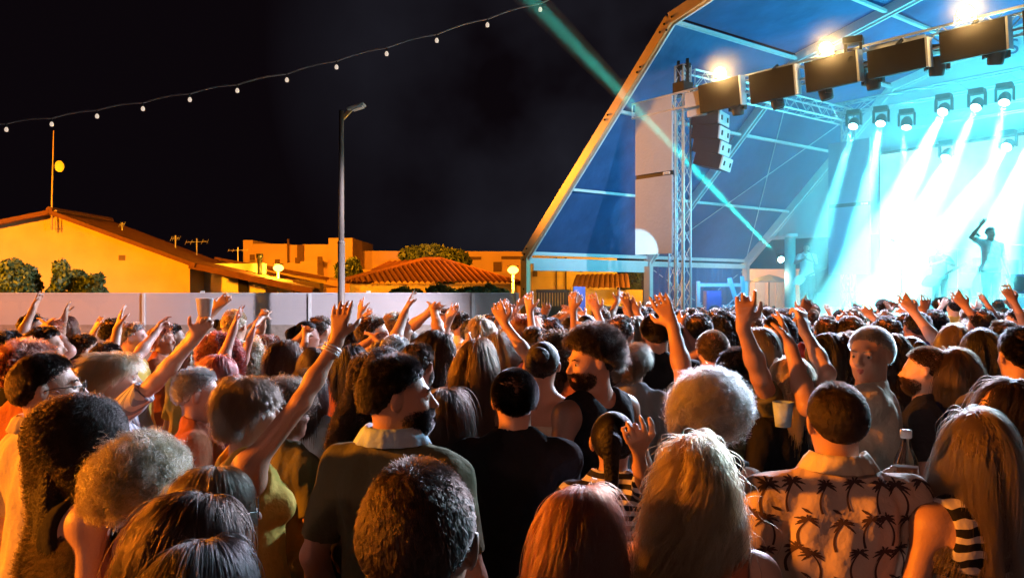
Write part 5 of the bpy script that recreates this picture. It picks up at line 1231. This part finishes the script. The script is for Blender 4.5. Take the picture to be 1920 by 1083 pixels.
# palm trees printed on the shirt: small shapes laid on the cloth, same mesh as the shirt
def palm_print():
    from mathutils.bvhtree import BVHTree
    root, B, s, tp, sp = made[1568]; V = [v.co.copy() for v in tp.vertices]; Fq = [tuple(p.vertices) for p in tp.polygons]
    bv = BVHTree.FromPolygons(V, Fq); r = random.Random(3); nv, nf = [], []
    def put(x, z, w2, tri):
        pass
    def strip(pts, wid, side):
        rows = []
        for i, (x, z) in enumerate(pts):
            a = pts[max(0, i-1)]; b = pts[min(len(pts)-1, i+1)]; d = Vector((b[0]-a[0], b[1]-a[1])).normalized(); w_ = wid[i]
            for k in (-1, 1):
                q = Vector((x-d.y*w_*k, -side, z+d.x*w_*k)); hit = bv.ray_cast(q, Vector((0, side, 0)))
                if hit[0] is None: return
                rows.append(hit[0]+hit[1]*.0016)
        n = len(V)+len(nv); nv.extend(rows)
        for i in range(len(pts)-1): nf.append((n+2*i, n+2*i+1, n+2*i+3, n+2*i+2))
    def palm(x, z, sc, lean, side):
        tr = [(x+lean*sc*(t*t)*.03, z-.085*sc+.085*sc*t) for t in np.linspace(0, 1, 9)]; tr = [(a-.012*sc*math.sin(t*2.4)*lean, b) for (a, b), t in zip(tr, np.linspace(0, 1, 9))]
        strip(tr, [.0042*sc*(1-.5*t) for t in np.linspace(0, 1, 9)], side); cx, cz = tr[-1]
        for an in (5, 35, 66, 100, 130, 160, 188, -28, 214):
            L = .036*sc*r.uniform(.8, 1.15); a_ = R(an+r.uniform(-8, 8)); fr = []
            for t in np.linspace(0, 1, 8): fr.append((cx+math.cos(a_)*L*t, cz+math.sin(a_)*L*t*.75-.010*sc*t*t))
            strip(fr, [.0012*sc+.0030*sc*math.sin(math.pi*min(1, t*1.05))*(1 if i % 2 else .6) for i, t in enumerate(np.linspace(0, 1, 8))], side)
    for side in (1, -1):
        for row in range(7):
            for col in range(-4, 5):
                palm(col*.082+(.034 if row % 2 else 0)+r.uniform(-.008, .008), 1.445-row*.094+r.uniform(-.008, .008), r.uniform(.86, 1.0), r.choice((-1, 1, 1)), side)
                if row % 2 == 0 and r.random() < .6:
                    cx, cz = col*.082+.045, 1.405-row*.094-.03; strip([(cx-.012, cz+.006), (cx, cz), (cx+.014, cz-.007)], [.001, .0045, .001], side)
    me = bpy.data.meshes.new('shirt'); me.from_pydata(V+nv, [], Fq+nf); me.polygons.foreach_set('use_smooth', [True]*len(me.polygons))
    me.polygons.foreach_set('material_index', [0]*len(Fq)+[1]*len(nf)); me.materials.append(CL['cream']); me.materials.append(mat('palm_ink', (.06, .03, .03), .85)); me.update()
    for ch in root.children:
        if ch.data == tp: ch.data = me; ch.material_slots[0].link = 'OBJECT'; ch.material_slots[0].material = cloth('palm_shirt', (.60, .47, .38)); ch['label'] = 'pale shirt printed with rows of dark palm trees'
palm_print()

# held things
def palm_pos(key, i, along, off=(0, 0, 0)):
    root, B, s_, tp, sp = made[key]; Wt, fd, E, S = B.hand_info[i]; v = Vector(np.array(Wt)+np.array(fd)*along)*s_
    return Matrix.Rotation(root.rotation_euler.z, 3, 'Z') @ v + root.location + Vector(off)
p = palm_pos(215, 1, .10, (0, -.02, .05)); e = empty('drinking_cup', p-Vector((0, 0, .035)), 'white paper cup held high above the crowd at the left', 'cup')
s = MB(); s.lathe(p-Vector((0, 0, .035)), [(0, 0), (.026, 0), (.037, .078), (.0385, .079), (.035, .078), (.025, .006), (0, .006)], 22); s.build('cup', M['white'], e, True)
p = palm_pos(1568, 1, .07, (0, .0, -.02)); H_ = .185
glass = bpy.data.materials.new('bottle_glass'); glass.use_nodes = True; gp = glass.node_tree.nodes['Principled BSDF']; gp.inputs['Transmission Weight'].default_value = 1; gp.inputs['Roughness'].default_value = .06; gp.inputs['Base Color'].default_value = (.9, .95, .95, 1); gp.inputs['IOR'].default_value = 1.2
e = empty('drink_bottle', p, 'clear glass bottle of orange drink held up beside the palm shirt man', 'bottle')
s = MB(); s.lathe(p, [(0, 0), (.034, 0), (.036, .01), (.036, .075), (.033, .095), (.017, .130), (.0135, .15), (.0135, .175), (.0155, .178), (.0155, .186), (.012, .186)], 24); s.build('glass', glass, e, True)
s = MB(); s.lathe(p, [(0, .006), (.032, .006), (.033, .07), (0, .07)], 24); s.build('drink', mat('orange_drink', (.45, .12, .03), .3, 0, .1), e, True)
s = MB(); s.lathe(p, [(.0155, .160), (.0172, .163), (.0172, .184), (0, .187)], 20); s.build('cap', M['white'], e, True)
s = MB(); s.lathe(p, [(.0365, .0), (.037, .002), (.037, .010), (.0365, .012)], 24); s.build('base_band', mat('green_label', (.2, .6, .12), .4), e, True)
p = at(1468, 776, 3.25); e = empty('paper_cup', p, 'pale blue plastic cup held low in front of the black topped blonde', 'cup')
s = MB(); s.lathe(p-Vector((0, 0, .05)), [(0, 0), (.030, 0), (.042, .1), (.040, .1), (.028, .006), (0, .006)], 20); s.build('cup', CL['paleblue'], e, True)

# ================================================================== MID AND FAR CROWD from shared figures, every one its own object
def arms_pose(k, fem):
    up = 1.45
    if k == 'down': return (None, None)
    if k == 'clap': return (dict(w=(-.05, .26, 1.72), h=(-1, .2, -.1), n=(1, 0, 0), t=1), dict(w=(.05, .26, 1.72), h=(1, .2, -.1), n=(-1, 0, 0), t=-1))
    if k == 'right': return (None, dict(w=(.30, .16, 1.74), h=(1, 0, -.2), k='spread'))
    if k == 'left': return (dict(w=(-.28, .18, 1.72), h=(-1, 0, -.2), k='open'), None)
    if k == 'both': return (dict(w=(-.36, .12, 1.68), h=(-1, 0, -.4), k='spread'), dict(w=(.33, .12, 1.76), h=(1, 0, -.4), k='spread'))
    if k == 'fist': return (None, dict(w=(.24, .20, 1.66), h=(1, .1, -.2), k='fist'))
    if k == 'chest': return (dict(w=(-.05, .30, 1.30), h=(-1, -.2, -.6), n=(1, 0, 0), d=(0, 0, .6)), dict(w=(.05, .30, 1.30), h=(1, -.2, -.6), n=(-1, 0, 0), d=(0, 0, .6)))
protos = {}
def proto(fem, pose, topk):
    key = (fem, pose)
    if key not in protos:
        B = Body(fem, arms_pose(pose, fem), hp_ := 0); V, Fq = B.skin_mesh(.0125); tr = None
        if ('tr', fem) not in protos: v2, f2 = B.trousers_mesh(.02, 2); protos[('tr', fem)] = np_mesh('trousers', v2, f2, [])
        protos[key] = (B, np_mesh('body', V, Fq, []))
    if key+(topk,) not in protos:
        V, Fq = protos[key][0].top_mesh(topk, .0135, hash(pose) % 7+3 if False else len(pose)); protos[key+(topk,)] = np_mesh('shirt', V, Fq, [])
    B, sk = protos[key]; return B, (sk, protos[key+(topk,)], protos[('tr', fem)], None)
def mid(x, Y, topz, spec, z0=0.):
    fem = spec.get('f', False); tk = spec.get('topk', 'tee'); B, ms_ = proto(fem, spec.get('pose', 'down'), tk)
    bigh = {'afro': .07, 'tousle': .03, 'curly': .035}.get(spec['hair'], .01); s_ = (topz-z0)/(1.726+bigh); yaw = spec.get('yaw', 0)
    root = empty('person', (x, Y, z0), spec['label'], 'person', spec.get('group'), -R(yaw)); root.scale = (s_*spec.get('wd', 1), s_*spec.get('wd', 1), s_)
    dress(root, B, spec, ms_, 2 if Y < 5.2 else 3); return root
W_HAIR = dict(honey='honey', black='black', dark='dark', brown='brown', auburn='auburn', red='red', blonde='blonde', pale='pale blonde', grey='grey', white='white', ash='ash brown')
mids = [ # px, py crown, Y, female, hair, colour, top, pose, yaw, label
 (62, 587, 6.2, 0, 'short', 'dark', 'white', 'down', 80, 'dark short haired man in profile against the left end of the fence'),
 (92, 598, 6.4, 1, 'pixie', 'auburn', 'rust', 'down', 30, 'orange lit short haired person near the left end of the fence'),
 (18, 618, 4.4, 0, 'short', 'black', 'black', 'down', 20, 'black haired person cut by the left picture edge'),
 (86, 611, 4.4, 0, 'short', 'dark', 'grey', 'down', 75, 'dark haired man looking right behind the mass of reddish hair'),
 (128, 590, 8.2, 1, 'long', 'auburn', 'yellow', 'down', 175, 'long haired woman in yellow facing the camera by the fence'),
 (158, 624, 4.6, 0, 'short', 'brown', 'yellow', 'both', 50, 'man holding both arms high in front of the fence at the left'),
 (218, 596, 5.6, 0, 'short', 'black', 'black', 'down', 70, 'black haired man right of the two raised arms'),
 (250, 602, 5.2, 0, 'short', 'grey', 'yellow', 'down', 78, 'grey haired man in bright yellow shirt looking right'),
 (304, 610, 6.0, 1, 'pixie', 'auburn', 'rust', 'chest', 85, 'orange lit woman clapping left of the white cup'),
 (326, 606, 6.6, 0, 'short', 'dark', 'black', 'down', 60, 'dark haired head just left of the white cup'),
 (433, 592, 6.1, 1, 'bun', 'black', 'black', 'down', 85, 'dark haired woman with hair tied up against the fence'),
 (356, 645, 4.6, 1, 'bob', 'blonde', 'yellow', 'down', 40, 'person in yellow hood below the white cup'),
 (416, 615, 4.4, 1, 'curly', 'red', 'rust', 'down', 80, 'upper of two red haired women, curly and looking right'),
 (412, 662, 3.7, 1, 'bob', 'red', 'purple', 'down', 80, 'lower of two red haired women, in profile'),
 (464, 634, 5.0, 1, 'curly', 'blonde', 'cream', 'down', 20, 'blonde curly woman right of the red haired pair'),
 (506, 626, 5.2, 1, 'wavy', 'auburn', 'rust', 'down', 60, 'woman with orange wavy hair right of the blonde curls'),
 (538, 634, 4.6, 1, 'long', 'brown', 'rust', 'down', 80, 'woman with glasses and long brown hair looking right'),
 (577, 600, 5.8, 1, 'tail', 'black', 'cream', 'down', 60, 'black haired woman with ponytail in front of the fence post'),
 (603, 592, 5.9, 0, 'short', 'brown', 'white', 'right', 40, 'man in white shirt hidden behind the waving forearm'),
 (592, 650, 4.3, 1, 'bob', 'dark', 'cream', 'down', 130, 'dark haired woman turning toward the camera left of the waving arm'),
 (655, 600, 5.3, 1, 'curly', 'dark', 'black', 'down', 60, 'curly dark head directly right of the lamp pole'),
 (700, 590, 4.8, 0, 'short', 'brown', 'yellow', 'right', 75, 'man in yellow looking up with a raised finger right of the pole'),
 (660, 643, 4.2, 1, 'long', 'black', 'rust', 'down', 20, 'black long haired woman right of the waving elbow'),
 (745, 583, 5.2, 0, 'short', 'blonde', 'black', 'clap', 60, 'fair haired man clapping above his head below the hipped roof'),
 (735, 622, 4.4, 1, 'curly', 'grey', 'cream', 'down', 30, 'grey curly woman below the clapping hands'),
 (783, 640, 3.7, 0, 'short', 'dark', 'grey', 'fist', 20, 'dark head with forearm raised beside the clapping hands'),
 (820, 617, 4.1, 1, 'long', 'dark', 'black', 'down', 110, 'woman with long dark hair turning right below the fence'),
 (832, 578, 7.2, 0, 'crop', 'brown', 'cream', 'down', 150, 'bald looking man facing back in front of the fence'),
 (848, 577, 7.6, 0, 'short', 'black', 'yellow', 'down', 120, 'black haired man in yellow beside the bald looking man'),
 (866, 584, 6.8, 0, 'short', 'dark', 'white', 'down', 80, 'man in white tee right of the man in yellow'),
 (884, 596, 5.6, 1, 'tied', 'black', 'white', 'down', 10, 'dark round head with white top before the fence'),
 (902, 592, 5.2, 1, 'pixie', 'blonde', 'white', 'both', 30, 'woman in white raising both arms near the fence right end'),
 (925, 588, 6.2, 0, 'short', 'black', 'black', 'down', 60, 'dark haired man with glasses left of the tent leg'),
 (985, 590, 5.2, 1, 'pixie', 'auburn', 'grey', 'both', 40, 'orange lit woman with both arms up in front of the tent leg'),
 (1003, 612, 4.5, 0, 'short', 'dark', 'purple', 'down', 20, 'dark haired man in purple below the tent leg'),
 (1048, 615, 4.1, 1, 'curly', 'brown', 'rust', 'down', 40, 'brown curly head left of the tall dark haired man'),
 (1008, 585, 5.6, 0, 'short', 'black', 'black', 'down', 50, 'man in profile with black hair just right of the tent leg'),
 (1035, 595, 5.4, 0, 'short', 'black', 'navy', 'both', 10, 'black haired person with arms up before the slatted trailer'),
 (1070, 592, 6.1, 1, 'tied', 'dark', 'grey', 'clap', 5, 'dark tied haired woman clapping high left of the blue cabinet'),
 (1100, 588, 5.8, 1, 'tail', 'black', 'blue', 'both', 8, 'woman with black ponytail and both arms up before the blue cabinet'),
 (1131, 592, 5.7, 0, 'short', 'black', 'charcoal', 'down', 0, 'black round head in front of the parked van'),
 (1165, 590, 4.8, 0, 'short', 'dark', 'cream', 'down', 30, 'dark haired man in cream tee above the streaked head'),
 (1192, 590, 5.0, 1, 'long', 'ash', 'plaid', 'down', 40, 'ash haired woman in checked shirt left of the broad black shirt'),
 (1210, 573, 6.6, 0, 'short', 'black', 'black', 'down', 60, 'tall dark haired man below the tent side post'),
 (1258, 598, 4.9, 0, 'short', 'dark', 'navy', 'down', 40, 'dark head in navy right of the broad black shirt'),
 (1312, 586, 5.0, 0, 'short', 'black', 'black', 'down', 20, 'black haired man below the truss tower'),
 (1352, 580, 5.3, 1, 'curly', 'black', 'black', 'chest', -40, 'dark curly woman with hand at her face below the scaffold frame'),
 (1335, 618, 4.0, 0, 'crop', 'ash', 'olive', 'down', 0, 'cropped ash head between the two raised arms'),
 (1412, 590, 4.9, 0, 'short', 'dark', 'white', 'down', 10, 'dark head with white tee right of the bent hand'),
 (1420, 612, 4.4, 1, 'bob', 'ash', 'grey', 'down', -60, 'ash bobbed head facing left behind the orange blonde'),
 (1456, 590, 4.6, 0, 'short', 'black', 'black', 'down', -75, 'orange cheeked man in profile facing left with dark cropped hair'),
 (1502, 602, 5.2, 0, 'short', 'black', 'navy', 'down', 0, 'dark head below the guitarist'),
 (1550, 592, 5.0, 0, 'short', 'dark', 'pink', 'fist', 5, 'dark head with raised forearm under the stage left corner'),
 (1548, 620, 3.9, 1, 'long', 'black', 'black', 'down', 0, 'black long haired woman left of the shaved grey man'),
 (1582, 620, 3.9, 1, 'wavy', 'dark', 'navy', 'down', 5, 'dark wavy haired woman close behind the shaved grey man'),
 (1594, 590, 4.9, 0, 'short', 'dark', 'red', 'left', 8, 'dark haired man with forearm up above the shaved grey man'),
 (1660, 592, 4.7, 0, 'short', 'black', 'blue', 'right', -5, 'black haired man with tall raised arm right of the shaved grey man'),
 (1672, 622, 3.9, 1, 'long', 'dark', 'teal', 'down', 0, 'long haired woman in teal right of the shaved grey man'),
 (1695, 585, 6.0, 0, 'short', 'black', 'white', 'down', 10, 'black haired man in white tee before the stage screen'),
 (1717, 582, 5.4, 0, 'short', 'black', 'purple', 'down', -5, 'round black haired man in purple before the stage'),
 (1752, 580, 5.5, 0, 'short', 'black', 'navy', 'right', 5, 'black haired man raising one hand before the stage centre'),
 (1733, 648, 3.5, 0, 'crop', 'brown', 'charcoal', 'down', -60, 'short haired orange cheeked person left of the long brown hair'),
 (1706, 628, 4.2, 1, 'bun', 'black', 'white', 'down', 0, 'small dark round head right of the teal woman'),
 (1786, 604, 4.5, 1, 'bob', 'ash', 'grey', 'down', 0, 'smooth rounded ash head above the long brown hair'),
 (1836, 612, 3.9, 1, 'long', 'black', 'black', 'down', 5, 'woman with very long black hair left of the khaki man'),
 (1838, 577, 5.6, 0, 'short', 'black', 'navy', 'both', 0, 'black haired man with both fists up before the bright stage'),
 (1880, 600, 4.6, 0, 'short', 'dark', 'purple', 'down', -10, 'dark haired person below the big blue speaker'),
 (1908, 578, 5.8, 0, 'short', 'black', 'black', 'left', -60, 'black haired man in profile at the right edge before the stage'),
]
taken = [(o[0].location.x, o[0].location.y) for o in made.values()]
for i, (px, py, Y, f, hr, hc, tp, ps, yw, lb) in enumerate(mids):
    if ps == 'down' and px < 1260 and i % 5 in (0, 2) and yw < 100: ps = ['both', 'clap', 'right', 'fist', 'left', 'clap'][(i//2) % 6]
    Y *= 1.13; q = at(px, py, Y); taken.append((q.x, Y))
    mid(q.x, Y, q.z, dict(f=bool(f), hair=hr, hc=hc, top=tp, pose=ps, yaw=yw, label=lb, hv=i % 4, skin=['tan', 'fair', 'pink', 'tan', 'brown'][i % 5], topk='tank' if f and i % 3 == 0 else 'tee', leg=['denim', 'black', 'navy'][i % 3], beard=(not f and i % 4 == 1 and Y < 5.5), glasses=('glasses' in lb)))
# the rest of the field, filled in behind
zones = [(-1e3, 220, 'below the oleander bushes'), (220, 400, 'below the gable wall vent'), (400, 560, 'below the left globe lamp'), (560, 700, 'around the tall lamp pole'), (700, 960, 'below the hipped roof'), (960, 1090, 'behind the left tent leg'), (1090, 1215, 'before the tiled shed'), (1215, 1330, 'around the truss tower'), (1330, 1470, 'before the blue side curtain'), (1470, 1600, 'before the guitarist'), (1600, 1760, 'before the drum kit'), (1760, 3000, 'before the singer')]
fill = []
r = random.Random(11)
for Y in [4.7+.42*i for i in range(22)]:
    xx = -.66*Y
    while xx < .66*Y:
        x = xx+r.uniform(-.12, .12); y = Y+r.uniform(-.15, .15); px = x/y*F+960; xx += r.uniform(.5, .72)
        lim = 7.0 if px < 900 else 9.5 if px < 1250 else 13.2
        if y > lim or px < -30 or px > 1950: continue
        if r.random() < (.30 if px < 900 else .12): continue
        if min((x-a)**2+(y-b)**2 for a, b in taken) < .42**2: continue
        # leave gaps the named faces show through: only stand behind others
        taken.append((x, y)); fill.append((x, y, px))
def ordinal(n): return ['first', 'second', 'third', 'fourth', 'fifth', 'sixth', 'seventh', 'eighth', 'ninth', 'tenth', 'eleventh', 'twelfth', 'thirteenth', 'fourteenth', 'fifteenth', 'sixteenth', 'seventeenth', 'eighteenth', 'nineteenth', 'twentieth'][n] if n < 20 else 'number %d' % (n+1)
cnt = {}
for x, y, px in sorted(fill, key=lambda q: q[2]):
    z = next(k for a, b, k in zones if a <= px < b); n = cnt.get(z, 0); cnt[z] = n+1
    f = r.random() < .45; pose = r.choices(['down', 'both', 'clap', 'right', 'left', 'fist', 'chest'], [66, 6, 6, 7, 5, 5, 5] if px > 1250 else [34, 16, 16, 12, 12, 6, 4])[0]
    hair = r.choice(['long', 'bob', 'tail', 'wavy', 'curly', 'bun', 'pixie']) if f else r.choice(['short', 'short', 'short', 'crop', 'tousle'])
    hc = r.choice(['dark', 'black', 'black', 'brown', 'dark', 'ash', 'auburn', 'blonde'] if px < 1250 else ['dark', 'black', 'black', 'brown'])
    tp = r.choice(['black', 'navy', 'white', 'grey', 'red', 'teal', 'cream', 'charcoal', 'blue', 'yellow', 'plaid'])
    ps = {'down': 'arms down', 'both': 'both arms up', 'clap': 'clapping overhead', 'right': 'one arm up', 'left': 'one arm up', 'fist': 'fist up', 'chest': 'clapping'}[pose]
    lb = f'{ordinal(n)} from left in far crowd {z}, {W_HAIR[hc]} hair, {ps}'
    H_ = r.uniform(1.52, 1.72) if f else r.uniform(1.62, 1.88)
    mid(x, y, H_, dict(f=f, hair=hair, hc=hc, top=tp, pose=pose, yaw=r.uniform(-15, 50) if px < 1000 else r.uniform(-25, 25), label=lb, hv=r.randrange(4), skin=r.choice(['tan', 'fair', 'pink', 'brown']), topk='tank' if f and r.random() < .4 else 'tee', leg=r.choice(['denim', 'black', 'navy']), group='people in the far part of the crowd'))
print('PEOPLE', len(near), len(mids), len(fill))

# ------------------------------------------------------------------ musicians
def perf(px, py, Y, base, **k): q = at(px, py, Y); return mid(q.x, Y, q.z, k, base)
perf(1512, 456, 22.6, DH, f=False, hair='short', hc='dark', top='white', pose='chest', yaw=205, leg='black', label='guitarist in white at the left back corner of the stage')
perf(1688, 470, 20.2, DH+.36, f=False, hair='short', hc='dark', top='white', pose='fist', yaw=200, leg='black', label='drummer with a raised stick behind the drum kit')
perf(1762, 458, 17.6, DH, f=False, hair='short', hc='dark', top='teal', pose='chest', yaw=190, leg='black', label='bass player in the white glow left of the singer')
perf(1858, 425, 15.4, DH, f=False, hair='short', hc='black', top='white', pose='right', yaw=180, leg='black', label='singer with one arm up at the right front of the stage')
def guitar(px, py, Y, label, m):
    q = at(px, py, Y); e = empty('electric_guitar', q, label, 'guitar', 'guitars on the stage')
    d = Vector((.86, 0, .42)).normalized(); n_ = Vector((0, -1, 0)); u = d.cross(n_)
    s = MB(); rg = []
    for yy in (-.02, .02):
        rg.append([q+n_*yy+d*(-.17+.17*math.cos(a_)*(1+.18*math.cos(2*a_)))+u*(.13*math.sin(a_)*(1-.22*math.cos(a_)**2)) for a_ in np.linspace(0, 2*math.pi, 29)[:-1]])
    s.grid(rg, 0, True); s.poly(rg[0][::-1]); s.poly(rg[1]); s.build('guitar_body', m, e)
    s = MB(); s.bar(q+n_*.015, q+d*.55+n_*.015, .045, .025, n_); s.bar(q+d*.55+n_*.015, q+d*.68+n_*.01, .075, .02, n_); s.build('neck', M['wood'], e)
guitar(1508, 520, 22.2, 'pale electric guitar held by the guitarist in white', M['cabinet_w']); guitar(1758, 520, 17.25, 'dark electric bass held by the player left of the singer', M['bluebox'])
